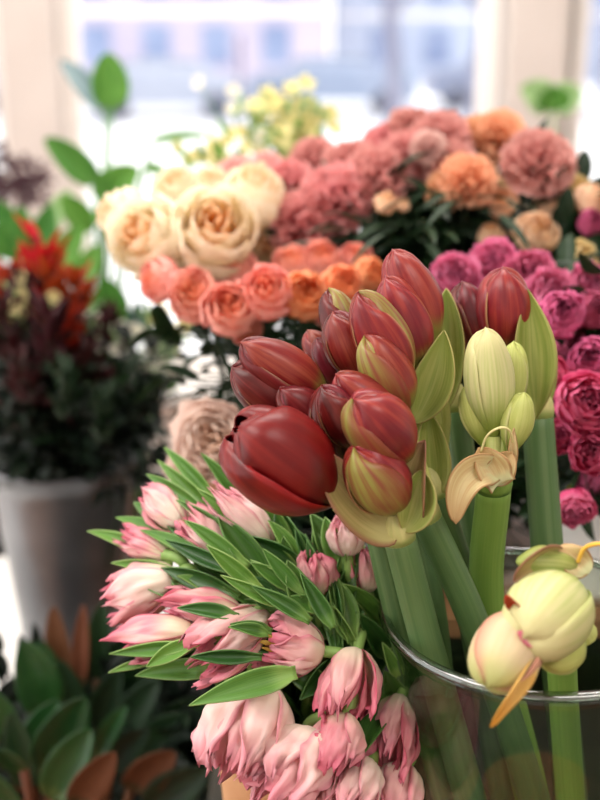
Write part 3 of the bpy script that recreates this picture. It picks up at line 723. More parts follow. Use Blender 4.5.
leaves = [  # tip, base, width px, bright?, depth offset
 (87, 531, 172, 566, 15, 1, -.01), (111, 563, 178, 574, 13, 1, -.012), (115, 517, 222, 566, 22, 1, -.01), (133, 502, 172, 530, 16, 1, 0),
 (157, 460, 232, 530, 18, 1, .01), (164, 447, 216, 504, 14, 1, .02), (126, 572, 178, 602, 24, 0, -.014), (161, 568, 240, 596, 22, 0, -.016),
 (161, 517, 248, 584, 28, 0, -.012), (217, 513, 272, 594, 29, 0, -.016), (241, 535, 304, 568, 22, 0, -.016), (250, 560, 294, 594, 19, 1, -.02),
 (201, 453, 262, 518, 18, 1, .01), (221, 455, 288, 535, 24, 1, .008), (220, 498, 266, 545, 18, 1, -.014), (238, 477, 294, 550, 26, 1, 0),
 (283, 536, 293, 566, 15, 0, -.01), (295, 528, 312, 568, 16, 0, -.008), (235, 580, 280, 606, 28, 0, -.02), (177, 608, 238, 618, 15, 0, -.03),
 (228, 627, 268, 634, 13, 0, -.04), (109, 654, 190, 646, 15, 1, -.03), (146, 667, 200, 642, 18, 1, -.028), (108, 673, 156, 660, 9, 1, -.01),
 (190, 657, 262, 656, 15, 0, -.036), (188, 706, 296, 672, 27, 1, -.05), (230, 624, 272, 632, 12, 0, -.03), (276, 600, 334, 612, 18, 1, -.02),
 (270, 586, 296, 622, 18, 0, -.015), (342, 584, 384, 628, 20, 1, -.01), (356, 612, 388, 656, 22, 0, -.01), (328, 573, 352, 642, 28, 0, -.008),
 (382, 642, 398, 676, 13, 1, -.02), (352, 770, 386, 690, 26, 0, -.006), (277, 503, 304, 566, 32, 0, .0), (310, 513, 334, 566, 26, 0, 0),
 (325, 517, 344, 570, 22, 1, -.008), (287, 560, 308, 616, 24, 0, -.022), (250, 562, 294, 592, 16, 1, -.024), (243, 535, 300, 572, 18, 1, -.012),
 (200, 636, 262, 640, 14, 0, .0), (318, 690, 352, 655, 18, 1, 0), (300, 600, 340, 640, 24, 0, 0), (312, 620, 356, 660, 30, 0, .01),
 (338, 640, 372, 690, 30, 0, .012), (384, 670, 402, 712, 24, 0, .0), (366, 560, 392, 640, 30, 0, .02), (392, 620, 404, 700, 24, 0, .02),
 (260, 540, 312, 600, 30, 0, .01), (300, 700, 340, 660, 26, 0, .01), (340, 800, 372, 730, 20, 1, .01), (362, 812, 372, 740, 20, 1, .0), (300, 800, 330, 730, 22, 0, .02),
 (192, 560, 262, 610, 26, 0, .0), (240, 600, 300, 640, 28, 0, .0), (274, 660, 330, 690, 26, 0, .01), (250, 650, 320, 660, 22, 0, .005), (352, 540, 362, 610, 22, 0, .02), (206, 540, 262, 590, 22, 0, .005),
 (180, 590, 260, 630, 24, 0, .01), (146, 474, 216, 522, 15, 1, -.01), (184, 520, 250, 566, 15, 1, -.03), (166, 540, 238, 574, 16, 0, -.03), (262, 548, 304, 596, 15, 1, -.03), (300, 572, 334, 628, 17, 0, -.03), (196, 488, 256, 536, 14, 1, -.02), (206, 545, 262, 590, 17, 1, -.035), (268, 520, 304, 572, 17, 1, -.01), (176, 500, 240, 548, 15, 0, -.02), (220, 575, 282, 606, 14, 1, -.04), (140, 530, 210, 562, 14, 1, -.02), (330, 600, 356, 646, 15, 1, -.01), (250, 585, 310, 622, 16, 0, -.04), (330, 560, 346, 620, 24, 0, .012), (388, 652, 410, 640, 12, 1, -.01),
]
rl = random.Random(11)
for k, (tx, ty, bx_, by_, w, br, do) in enumerate(leaves):
    root = min(troots, key=lambda q: (q[0][0] - bx_) ** 2 + (q[0][1] - by_) ** 2)[1]
    db = tdepth(bx_, by_) + do + .012; dt = tdepth(tx, ty) + do
    B, T = P(bx_, by_, db), P(tx, ty, dt)
    n = V((rl.uniform(-.5, .4), -1, rl.uniform(.1, 1.0)))
    up = V((0, 0, 1)) * (T - B).length * rl.uniform(.02, .10)
    blade_part(root, 'leaf', B, T, W(w, db) * .98, M['tleafbright' if br else 'tleaf'], bend=up, nrm=n, cup=rl.uniform(.35, .7), peak=rl.uniform(.34, .45), shape=.9, minw=.5, nu=20, nv=8, twist=rl.uniform(-.5, .5))
# the fan of long leaves spreading left and up out of the bunch
for k in range(44):
    an = math.radians(rl.uniform(168, 292)); rad = rl.uniform(90, 205) * (1.0 if math.cos(an) < -.3 else .62)
    tx, ty = 335 + rad * math.cos(an), 640 + rad * .95 * math.sin(an); l = rl.uniform(60, 95)
    bx_, by_ = tx - l * math.cos(an), ty - l * math.sin(an) * .8 + 8
    root = min(troots, key=lambda q: (q[0][0] - bx_) ** 2 + (q[0][1] - by_) ** 2)[1]
    B, T = P(bx_, by_, tdepth(bx_, by_) + .01), P(tx, ty, tdepth(tx, ty) + rl.uniform(-.012, .012))
    blade_part(root, 'leaf', B, T, W(rl.uniform(15, 25), .76), M['tleafbright' if rl.random() < .4 else 'tleaf'], bend=V((0, 0, .006)), nrm=V((rl.uniform(-.6, .4), -1, rl.uniform(.1, 1.1))), cup=rl.uniform(.35, .7), peak=.38, shape=.95, minw=.5, nu=18, nv=6, twist=rl.uniform(-.5, .5))
# broad basal leaves rising from the pot, filling the bunch
for k in range(46):
    root = troots[k % len(troots)][1]; a = rl.uniform(0, 6.28)
    B = V((KX + .03 * math.cos(a), KY + .03 * math.sin(a), 1.02))
    px, py = rl.uniform(215, 405), rl.uniform(560, 740)
    T = P(px, py, tdepth(px, py) + rl.uniform(.015, .05))
    blade_part(root, 'leaf', B, T, rl.uniform(.020, .032), M['tleaf'], bend=V((0, 0, .03)), nrm=V((rl.uniform(-.6, .6), -1, .4)), cup=.5, peak=.4, minw=.6, nu=14, nv=6, twist=rl.uniform(-.6, .6))
# ------------------------------------------------------------------ many-petalled blooms (unit radius, opening towards +Z)
def rose_mesh(name, mat, seed, N=26, close=.25, dome=.45, curl=.25, ruf=.07, egg=1.0):
    rn = random.Random(seed); mb = MB()
    for i in range(N):
        f = i / (N - 1); a0 = i * 2.39996 + rn.uniform(-.2, .2); R = .10 + .90 * f ** .75
        h = (dome * (1 - .55 * f * f) + rn.uniform(-.05, .05)) * egg; zb = -.75 * egg; cl = close * (1 - .35 * f); cu = curl * f * f * rn.uniform(.5, 1.3); ph = 1.25 - .55 * f
        def fn(u, v, R=R, h=h, zb=zb, cl=cl, cu=cu, ph=ph, a0=a0, i=i):
            s = math.sin(min(1, u * 1.12) * PI / 2) ** .62
            r = R * s * (1 - cl * max(0, u - .35) ** 1.6 * 1.8) + cu * max(0, u - .72) ** 1.5 * 3
            z = zb + (h - zb) * u ** 1.15 - v * v * .22 * u ** 3 - cu * max(0, u - .8) * .9
            nz = noise.noise(V((v * 1.8 + i * 3.3 + seed, u * 2, i * 1.9)))
            nz2 = noise.noise(V((v * 5 + i * 1.3, u * 3, i * 4.9 + seed)))
            a = a0 + v * ph * (1 - .15 * u ** 5) + ruf * nz2 * u
            r += ruf * (nz * 1.3 + nz2 * .6) * u; z += ruf * nz2 * u * u
            r *= 1 + .035 * v
            return V((r * math.cos(a), r * math.sin(a), z))
        mb.grid(fn, 8, 9, uvf=lambda u, v, f=f: (f, u))
    # green calyx under the petals
    for k in range(5):
        a = k * 2 * PI / 5
        blade(mb, V((.05 * math.cos(a), .05 * math.sin(a), -.85 * egg)), V((.75 * math.cos(a + .2), .75 * math.sin(a + .2), -.62 * egg)), .3, nrm=V((0, 0, -1)), nu=5, nv=3)
        for q in range(5 * 3): mb.mi[-1 - q] = 1
    mb.tube([(0, 0, -.98 * egg), (0, 0, -.82 * egg), (0, 0, -.70 * egg)], [.08, .2, .3], 10, mi=1)
    return mb.mesh(name, [mat, M['tleaf']])

def carn_mesh(name, mat, seed, N=46, ruf=.3):
    rn = random.Random(seed); mb = MB()
    for i in range(N):
        f = (i + .5) / N; th = math.radians(8 + 100 * f ** .8); ph = i * 2.39996
        dr = V((math.sin(th) * math.cos(ph), math.sin(th) * math.sin(ph), math.cos(th) * .8)); L = rn.uniform(.86, 1.08)
        sd = dr.cross(V((0, 0, 1)) if th > .3 else V((1, 0, 0))).normalized(); sd = Quaternion(dr, rn.uniform(-.6, .6)) @ sd; nn = sd.cross(dr)
        def fn(u, v, dr=dr, sd=sd, nn=nn, L=L, i=i):
            p = V((0, 0, -.35)) * (1 - u) + dr * (L * u * (1 - .10 * v * v)) + sd * (v * .50 * u ** .8)
            w = math.sin(v * 7 + i) * .10 + noise.noise(V((v * 3 + i, u * 2, seed))) * .35
            return p + nn * (w * ruf * 3 * u ** 1.6) + dr * (noise.noise(V((v * 9, i * 2.1, seed))) * .10 * u ** 3)
        mb.grid(fn, 6, 12, uvf=lambda u, v, f=f: (f, u))
    mb.tube([(0, 0, -1.15), (0, 0, -.9), (0, 0, -.35), (0, 0, -.15)], [.10, .2, .24, .3], 10, mi=1)
    return mb.mesh(name, [mat, M['midleaf']])

def foliage_mesh(name, seed, n=9, mat='darkleaf', mat2='darkleaf', L0=.02, L1=.17, spread=.05, size=.045, width=.020):
    """leaves set around a stem that hangs along -Z (metres)"""
    rn = random.Random(seed); mb = MB()
    for k in range(n):
        z = -rn.uniform(L0, L1); a = rn.uniform(0, 6.28); s = size * rn.uniform(.6, 1.25)
        b = V((0, 0, z)); m = b + V((math.cos(a), math.sin(a), .4)) * spread * rn.uniform(.3, .8)
        mb.tube([b, m], [.0012, .0008], 5)
        e = m + V((math.cos(a + rn.uniform(-.6, .6)), math.sin(a + rn.uniform(-.6, .6)), rn.uniform(-.3, .8))).normalized() * s
        blade(mb, m, e, width * rn.uniform(.7, 1.3), bend=V((0, 0, s * .15)), nrm=V((rn.uniform(-.5, .5), rn.uniform(-.8, .2), 1)), nu=7, nv=4, shape=.7, cup=.3)
        if rn.random() < .04:
            for q in range(28): mb.mi[-1 - q] = 1
    return mb.mesh(name, [M[mat], M[mat2]])

FOL = [foliage_mesh('foliage', s, 16) for s in range(4)]
FOLN = [foliage_mesh('foliage', 20 + s, 14, L1=.15, spread=.03, size=.06, width=.009) for s in range(3)]
def variants(fn, nm, mat, k=3, **kw): return [fn(nm, M[mat], 11 * q + 3, **kw) for q in range(k)]
B_ = {
 'cream': variants(rose_mesh, 'cream_rose', 'rose_cream', close=.30, dome=.75, curl=.05, ruf=.05, N=20, egg=1.05),
 'blush': variants(rose_mesh, 'blush_rose', 'rose_blush', 2, close=.2, dome=.45, curl=.3, ruf=.09, N=30),
 'coral': variants(rose_mesh, 'coral_rose', 'rose_coral', close=.40, dome=.62, curl=.08, ruf=.06, N=22),
 'orange': variants(rose_mesh, 'orange_rose', 'rose_orange', 2, close=.5, dome=.6, curl=.08, ruf=.06, N=22),
 'magenta': variants(rose_mesh, 'magenta_rose', 'rose_magenta', 4, close=.35, dome=.5, curl=.28, ruf=.11, N=32),
 'wine': variants(rose_mesh, 'wine_rose', 'rose_wine', 3, close=.55, dome=.55, curl=.12, ruf=.08, N=30),
 'orchid': variants(rose_mesh, 'orchid_rose', 'rose_orchid', 3, close=.2, dome=.45, curl=.35, ruf=.14, N=34),
 'dusty': variants(carn_mesh, 'dusty_carnation', 'carn_dusty', 4),
 'palec': variants(carn_mesh, 'pale_carnation', 'carn_pale', 2),
 'peachc': variants(carn_mesh, 'peach_carnation', 'carn_peach', 2, ruf=.2),
 'peach': variants(rose_mesh, 'peach_rose', 'rose_peach', 3, close=.55, dome=.65, curl=.05, ruf=.04, N=18),
 'butter': variants(rose_mesh, 'butter_rose', 'rose_butter', 2, close=.35, dome=.5, curl=.25, ruf=.08, N=22),
}
rb = random.Random(5)
SCL = dict(cream=1.22, coral=1.25, orange=1.25, magenta=1.1, wine=1.3, orchid=1.08, dusty=1.2, peach=1.25, palec=1.05, peachc=1.1, blush=1.1)
VES = dict(coral=(0.0, 1.01, TABLE + .02, .045), cream=(-.012, 1.20, TABLE + .02, .04), carn=(.17, 1.29, TABLE + .02, .06), peach=(.42, 1.30, TABLE + .02, .06),
           dark=(.150, 1.015, BZ + .02, .04), white=(.303, .985, BZ + .02, .055))
RIMH = dict(coral=.22, cream=.26, carn=.25, peach=.26, dark=.14, white=.15)
def flower(kind, px, py, rpx, d, ves, name, cat, label, group, face=None, fol=True, sq=1.0):
    vx, vy, vz, vr = VES[ves]; c = P(px, py, d); R = W(rpx, d) * SCL.get(kind, 1)
    a = rb.uniform(0, 6.28); k = rb.uniform(.2, .85)
    out = V((c.x - vx, c.y - vy, 0)); foot = V((vx + vr * k * math.cos(a) * .8, vy + vr * k * math.sin(a) * .8, vz))
    t = thing(name, foot, label, cat, group)
    if face is None: face = V((c.x - vx, -1.0, .9)) + V((rb.uniform(-.45, .45), 0, rb.uniform(-.3, .4)))
    face = V(face).normalized()
    link('bloom', rb.choice(B_[kind]), t, c - foot, zrot(face, rb.uniform(0, 6.28)), (R, R, R * sq))
    nb = c - face * R * .9
    rimp = V((vx, vy, vz + RIMH[ves] - .02)) + (out.normalized() if out.length > 1e-4 else V((0, 0, 0))) * vr * .75
    pts = curve3([foot, rimp, rimp.lerp(nb, .6) + V((0, 0, .02)), nb], 12)
    tube_part(t, 'stem', pts, .0022, M['darkleaf'], 7)
    if fol and not (ves in ('coral', 'cream') and px < 300):
        dn = (nb - pts[-4]).normalized()
        link('foliage', rb.choice(FOL if kind not in ('dusty', 'palec', 'peachc') else FOLN + FOL), t, nb - foot, zrot(dn, rb.uniform(0, 6.28)))
    return t

CR = 'cream roses in the bunch at left'
for a in [
 (150, 240, 42, 1.06, 'cream rose facing left with an orange slit centre, lowest left of its bunch', (-.5, -1, .5)),
 (214, 232, 44, 1.05, 'largest cream rose with a tall orange centre, facing forward', (.15, -1, .6)),
 (124, 216, 26, 1.12, 'cream rose at the far left edge of its bunch, seen from the side', (-1, -.4, .5)),
 (178, 194, 26, 1.14, 'small cream rose behind, above the two with orange centres', (-.2, -.6, 1)),
 (252, 198, 34, 1.13, 'cream rose opening upward at the right, beside the dusty pink carnations', (.1, -.45, 1)),
 (210, 190, 22, 1.19, 'cream rose at the back top of its bunch', (0, -.5, 1)),
 (262, 240, 28, 1.15, 'pale cream rose low at the right, hanging over the coral ones', (.2, -1, 0))]:
    flower('cream', a[0], a[1], a[2], a[3], 'cream', 'cream_rose', 'rose', a[4], CR, a[5], sq=1.05)
for a in [(168, 190, 16, 1.20, 'small pale pink carnation behind the left cream roses'), (236, 176, 20, 1.22, 'pale pink carnation at the top of the cream bunch, left one'), (268, 172, 20, 1.22, 'pale pink carnation at the top between cream and dusty pink blooms')]:
    flower('palec', a[0], a[1], a[2], a[3], 'cream', 'carnation', 'carnation', a[4], 'pale pink carnations')
CO = 'coral roses in the middle row'
for a in [
 ('coral', 160, 280, 23, 1.03, 'pink coral rose at the left end of its row', (-.9, -.8, .3)),
 ('coral', 194, 294, 27, 1.00, 'second coral rose from the left, with a cupped centre', (-.2, -1, .6)),
 ('coral', 231, 308, 29, .98, 'coral rose hanging lowest in its row', (0, -1, .6)),
 ('coral', 266, 292, 28, .98, 'round coral rose left of the bright orange one', (0, -1, .7)),
 ('orange', 303, 294, 26, .99, 'bright orange rose right of the round coral one', (.1, -1, .5)),
 ('coral', 236, 268, 22, 1.06, 'coral rose behind, under the largest cream rose', (0, -.7, 1)),
 ('coral', 292, 264, 21, 1.07, 'coral rose at the back, above the bright orange one', (0, -.7, 1)),
 ('coral', 322, 258, 20, 1.07, 'dusky coral rose at the back, under the carnations', (0, -.8, .8)),
 ('orange', 342, 284, 22, 1.01, 'orange rose behind the tips of the red amaryllis buds', (.2, -1, .6)),
 ('orange', 370, 274, 19, 1.05, 'orange rose at the right end of the coral row', (.4, -1, .6)),
 ('coral', 206, 268, 18, 1.07, 'small coral rose half behind the second from the left', (-.3, -.7, 1)),
 ('coral', 246, 330, 17, 1.00, 'small coral rose drooping below its row', (0, -1, -.2)),
 ('coral', 328, 306, 20, 1.02, 'coral rose low beside the dark amaryllis bud', (.2, -1, .3)),
 ('coral', 356, 258, 18, 1.09, 'small coral rose at the back near the topmost amaryllis bud', (.2, -.8, 1))]:
    flower(a[0], a[1], a[2], a[3], a[4], 'coral', 'coral_rose', 'rose', a[5], CO, a[6])
DU = 'dusty pink carnations'
for a in [
 ('dusty', 300, 226, 30, 1.14, 'dusty pink carnation lowest left, beside the pale cream rose'),
 ('dusty', 288, 190, 27, 1.18, 'dusty pink carnation at the left end, above the lowest one'),
 ('dusty', 316, 166, 24, 1.22, 'dusty pink carnation peaking at the left of the pink arch'),
 ('dusty', 336, 200, 32, 1.14, 'dusty pink carnation second from left along the lower edge of the arch'),
 ('dusty', 352, 172, 28, 1.19, 'dusty pink carnation just left of the middle of the arch'),
 ('dusty', 378, 180, 30, 1.15, 'large dusty pink carnation above the small apricot bud'),
 ('dusty', 386, 150, 24, 1.22, 'dusty pink carnation on the top edge, middle of the arch'),
 ('dusty', 412, 134, 24, 1.22, 'dusty pink carnation at the very top of the arch'),
 ('dusty', 408, 160, 28, 1.17, 'dusty pink carnation right of the large one, below the topmost'),
 ('dusty', 440, 144, 28, 1.18, 'dusty pink carnation right of the topmost one'),
 ('palec', 428, 148, 18, 1.14, 'paler pink carnation with a light edge near the top of the arch'),
 ('dusty', 452, 168, 24, 1.15, 'dusty pink carnation at the right end of the arch by the peach ones'),
 ('dusty', 320, 236, 20, 1.16, 'small dusty pink carnation tucked low at the left'),
 ('dusty', 272, 206, 20, 1.2, 'dusty pink carnation just behind the right-hand cream rose')]:
    flower(a[0], a[1], a[2], a[3], a[4], 'carn', 'carnation', 'carnation', a[5], DU)
for a in [(468, 182, 28, 1.12, 'peach carnation hanging on the right end of the pink arch'), (446, 190, 20, 1.13, 'smaller peach carnation under the right end of the pink arch'),
          (476, 140, 24, 1.2, 'peach carnation on the top edge, left of the orange one'), (500, 138, 26, 1.19, 'orange-peach carnation on the top edge in front of the column')]:
    flower('peachc', a[0], a[1], a[2], a[3], 'carn', 'carnation', 'carnation', a[4], 'peach carnations')
flower('dusty', 538, 164, 31, 1.12, 'peach', 'carnation', 'carnation', 'large rose pink carnation standing apart at right in front of the column', DU, (.1, -1, .8), sq=.8)
PE = 'peach roses at right'
for a in [
 ('peach', 537, 232, 23, 1.08, 'largest closed peach rose, above the magenta roses', (0, -1, .6)),
 ('peach', 502, 202, 17, 1.12, 'dusky peach rose bud below the orange-peach carnation', (-.2, -1, .5)),
 ('peach', 550, 206, 16, 1.14, 'small peach rose bud just above the largest peach rose', (.1, -.8, 1)),
 ('peach', 491, 234, 14, 1.12, 'small peach bud left of the largest peach rose', (-.2, -.8, 1)),
 ('peach', 386, 202, 12, 1.10, 'tiny apricot bud alone in the dark leaves under the pink arch', (0, -.8, 1)),
 ('butter', 582, 258, 22, 1.06, 'yellow-peach rose touching the right edge above the magenta roses', (.3, -1, .6)),
 ('butter', 574, 188, 22, 1.14, 'pale butter rose beside the large rose pink carnation', (.3, -.8, 1)),
 ('peach', 592, 200, 18, 1.12, 'peach rose at the right edge, level with the butter one', (.5, -1, .6)),
 ('peach', 402, 204, 8, 1.12, 'tiny bud right of the apricot one', (0, -.8, 1)),
 ('butter', 506, 180, 9, 1.15, 'tiny yellow bud under the orange-peach carnation', (0, -.8, 1)),
 ('wine', 592, 222, 13, 1.1, 'small wine pink bloom at the right edge among peach roses', (0, -1, .5)),
 ('butter', 554, 190, 12, 1.16, 'small butter bud under the large rose pink carnation', (0, -.8, 1))]:
    flower(a[0], a[1], a[2], a[3], a[4], 'carn' if a[1] < 450 else 'peach', 'spray_rose', 'rose', a[5], PE, a[6])
MG = 'magenta roses at right'
for a in [
 ('orchid', 456, 276, 24, .98, 'dark', 'orchid pink rose at the left end, beside the amaryllis bud tips'),
 ('orchid', 494, 262, 24, 1.00, 'dark', 'orchid pink rose peeping above the rounded amaryllis bud'),
 ('orchid', 530, 274, 25, .98, 'white', 'orchid pink rose under the largest peach rose'),
 ('orchid', 552, 292, 25, .95, 'white', 'frilled orchid pink rose right of the tall green bract'),
 ('wine', 562, 313, 23, .91, 'white', 'round wine pink rose with a tight centre, right of the tall bract tip'),
 ('orchid', 590, 284, 22, .97, 'white', 'orchid pink rose at the right edge below the yellow-peach rose'),
 ('wine', 593, 310, 19, .93, 'white', 'wine pink rose cut off by the right edge'),
 ('wine', 568, 344, 20, .95, 'white', 'shaded wine rose between the round one and the open one'),
 ('wine', 592, 360, 24, .90, 'white', 'dark plum rose curled tight at the right edge'),
 ('magenta', 550, 376, 23, .90, 'white', 'magenta rose close behind the tall green bract'),
 ('magenta', 586, 402, 33, .86, 'white', 'large bright magenta rose, wide open'),
 ('magenta', 558, 436, 20, .89, 'white', 'magenta rose beside the straight right-hand stem'),
 ('magenta', 594, 452, 27, .86, 'white', 'bright magenta cupped rose below the large open one'),
 ('magenta', 574, 508, 23, .87, 'white', 'deep magenta rose lowest of all, facing down'),
 ('wine', 604, 482, 22, .92, 'white', 'shaded magenta rose at the edge above the lowest one'),
 ('wine', 546, 474, 18, .96, 'white', 'shaded wine rose behind the right-hand stem'),
 ('wine', 574, 478, 17, .96, 'white', 'shaded wine rose deep between the cupped and the lowest rose'),
 ('wine', 552, 340, 17, .98, 'white', 'shaded wine rose behind the edge of the tall bract'),
 ('orchid', 470, 300, 20, 1.03, 'dark', 'orchid rose mostly hidden by the dark amaryllis bud'),
 ('wine', 432, 404, 18, 1.0, 'dark', 'magenta rose glimpsed between the two upright green bracts'),
 ('wine', 442, 440, 18, 1.0, 'dark', 'magenta rose glimpsed left of the peeled bract'),
 ('wine', 536, 360, 18, .98, 'white', 'shaded wine rose right behind the tall bract')]:
    f_ = (rb.uniform(-.5, .3), -1, .5) if a[2] < 480 else (0, -1, -.35)
    flower(a[0], a[1], a[2], a[3], a[4], a[5], 'garden_rose', 'rose', a[6], MG, f_)
for a in [(214, 440, 42, .98, 'large blush white rose blurred behind the tulip leaves', (-.2, -1, .5)), (188, 470, 26, 1.0, 'smaller blush rose, lower left behind the tulip tips', (-.8, -1, .2)), (246, 452, 26, 1.04, 'blush rose partly behind the open red amaryllis bud', (.3, -1, .4))]:
    flower('blush', a[0], a[1], a[2], a[3], 'coral', 'blush_rose', 'rose', a[4], 'blush roses', a[5])

# bushy evergreen stems among the bouquets
def greens(px0, px1, py0, py1, d0, d1, n, ves, label, mat, seed, size=.045, width=.02, per=10):
    rn = random.Random(seed); vx, vy, vz, vr = VES[ves]
    for k in range(n):
        c = P(rn.uniform(px0, px1), rn.uniform(py0, py1), rn.uniform(d0, d1)); foot = V((vx + rn.uniform(-.6, .6) * vr, vy + rn.uniform(-.6, .6) * vr, vz))
        t = thing('greenery_sprig', foot, label, 'greenery', label + ', group'); pts = curve3([foot, V((vx, vy, vz + RIMH[ves] - .01)) + V((c.x - vx, c.y - vy, 0)).normalized() * vr * .7, c], 10)
        tube_part(t, 'stem', pts, .002, M['darkleaf'], 6)
        link('foliage', mat[k % len(mat)], t, c - foot, zrot((pts[-1] - pts[-4]), rn.uniform(0, 6.28)))
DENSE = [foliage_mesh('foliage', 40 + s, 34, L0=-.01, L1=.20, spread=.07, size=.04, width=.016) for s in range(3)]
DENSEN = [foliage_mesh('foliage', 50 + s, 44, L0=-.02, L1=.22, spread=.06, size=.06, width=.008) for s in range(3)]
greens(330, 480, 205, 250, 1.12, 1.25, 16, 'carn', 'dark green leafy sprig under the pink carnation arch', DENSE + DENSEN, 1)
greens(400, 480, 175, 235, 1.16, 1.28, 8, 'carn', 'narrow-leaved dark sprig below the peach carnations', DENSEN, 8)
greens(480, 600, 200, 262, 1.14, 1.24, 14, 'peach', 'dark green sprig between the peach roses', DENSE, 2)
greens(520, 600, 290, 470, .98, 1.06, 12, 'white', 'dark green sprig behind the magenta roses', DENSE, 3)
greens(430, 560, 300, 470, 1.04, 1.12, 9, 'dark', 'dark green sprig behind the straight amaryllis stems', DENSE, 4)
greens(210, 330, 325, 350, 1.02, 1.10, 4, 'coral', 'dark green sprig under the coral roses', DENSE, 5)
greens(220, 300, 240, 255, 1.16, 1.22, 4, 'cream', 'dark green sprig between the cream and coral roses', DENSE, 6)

# ------------------------------------------------------------------ small-blossom sprays at the back
def spray(px, py, d, foot, n, spread, pet, green, label, seed, rr=.009, lift=.0):
    rn = random.Random(seed); foot = V(foot); c = P(px, py, d)
    t = thing('blossom_spray', foot, label, 'flower spray', 'yellow and white blossom sprays')
    st = MB(); bl = MB(); lf = MB(); top = c - foot
    st.tube([(0, 0, 0), top * .5 + V((0, 0, .02)), top * .8], .0018, 6)
    for k in range(n):
        q = top + V((rn.gauss(0, 1), rn.gauss(0, .8), rn.gauss(0, .8))) * spread
        st.tube([top * .75, (top * .75 + q) / 2 + V((0, 0, .01)), q], .0008, 4)
        f = V((rn.uniform(-1, 1), -1, rn.uniform(-.2, 1))).normalized(); rot = zrot(f)
        for j in range(5):
            a = j * 2 * PI / 5; e = q + rot @ V((math.cos(a), math.sin(a), .45)) * rr
            blade(bl, q, e, rr * .95, nrm=-f, nu=4, nv=3, shape=.5, cup=.2)
        if k % 2:
            a = V((rn.uniform(-1, 1), rn.uniform(-1, 0), rn.uniform(-.5, 1))).normalized()
            blade(lf, q - V((0, 0, .01)), q + a * .03, .010, nrm=V((0, -1, .3)), nu=5, nv=3)
    link('stem', st.mesh('stem', M['midleaf']), t); link('blossom', bl.mesh('blossom', M[pet]), t); link('leaves', lf.mesh('leaves', M[green]), t)
yf = (0.0, 1.62, TABLE + .02)
spray(235, 150, 1.6, (-.01, 1.62, TABLE + .02), 26, .030, 'yellowpetal', 'midleaf', 'yellow-green blossom spray at the left, above the cream roses', 1, .011)
spray(258, 132, 1.65, (.0, 1.63, TABLE + .02), 26, .030, 'whitepetal', 'paleleaf', 'white blossom spray between the two yellow ones', 2, .012)
spray(296, 122, 1.6, (.01, 1.62, TABLE + .02), 30, .028, 'yellowpetal', 'paleleaf', 'tallest yellow blossom spray, in front of the bright window', 3, .015)
spray(282, 150, 1.58, (.01, 1.60, TABLE + .02), 24, .028, 'yellowpetal', 'midleaf', 'yellow blossom spray just above the pale pink carnations', 4, .012)
spray(222, 166, 1.58, (-.02, 1.61, TABLE + .02), 22, .024, 'yellowpetal', 'midleaf', 'small low yellow-green spray next to the long narrow leaf', 5)

# ------------------------------------------------------------------ big-leaved plants by the window
def leafy(label, foot, lv, mat='midleaf', name='leafy_plant', cat='plant', stemr=.003, group=None):
    """lv: (base px,py, tip px,py, width px, depth[, material])"""
    foot = V(foot); t = thing(name, foot, label, cat, group); st = MB()
    for q in lv:
        b, e = P(q[0], q[1], q[5]), P(q[2], q[3], q[5] - .02)
        ax = V((b.x - foot.x, b.y - foot.y, 0)) * .3
        st.tube([p - foot for p in curve3([foot, foot + V((ax.x, ax.y, (b.z - foot.z) * .6)), b], 10)], stemr, 7)
        blade_part(t, 'leaf', b, e, W(q[4], q[5]), M[q[6] if len(q) > 6 else mat], bend=V((0, 0, .01)), nrm=V((rb.uniform(-.4, .4), -1, .3)), cup=.25, peak=.36, shape=.62, nu=14, nv=6)
    link('stem', st.mesh('stem', M['magbrown' if mat == 'magleaf' else 'midleaf']), t)
    return t
leafy('tall green plant with one pointed upright leaf before the window', (-.33, 1.73, .68), [
 (112, 110, 108, 52, 38, 1.85), (106, 112, 60, 60, 24, 1.9, 'blueleaf'), (98, 184, 44, 138, 30, 1.8), (100, 206, 140, 168, 40, 1.85), (112, 205, 96, 226, 22, 1.8),
 (150, 142, 214, 136, 10, 1.9), (146, 168, 168, 176, 12, 1.85), (92, 232, 60, 196, 28, 1.85), (120, 230, 150, 250, 24, 1.85)])
leafy('light green leafy plant at the left edge above the red flowers', (-.36, 1.75, .68), [
 (20, 260, -4, 222, 30, 1.8), (30, 262, 20, 206, 30, 1.82), (40, 262, 52, 204, 28, 1.8), (60, 270, 84, 226, 30, 1.78), (20, 240, -10, 200, 24, 1.85), (78, 290, 92, 250, 24, 1.8), (44, 240, 72, 190, 24, 1.9, 'paleleaf'), (0, 260, -16, 240, 26, 1.8)])
leafy('mid-green rounded leaves below the cream roses at left', (-.30, 1.70, .68), [
 (116, 326, 104, 278, 34, 1.6), (110, 330, 86, 296, 26, 1.6), (100, 360, 126, 318, 26, 1.62), (150, 380, 168, 340, 26, 1.62), (128, 350, 140, 300, 20, 1.65, 'blueleaf'), (150, 340, 134, 306, 26, 1.65, 'paleleaf'), (86, 280, 100, 246, 24, 1.7), (160, 390, 186, 370, 22, 1.6)])
leafy('heart-shaped green leaves standing in front of the right column', (.56, 2.32, TABLE + .03), [
 (552, 108, 520, 88, 34, 2.3, 'paleleaf'), (552, 108, 584, 94, 34, 2.32, 'paleleaf'), (552, 112, 552, 86, 36, 2.28)])

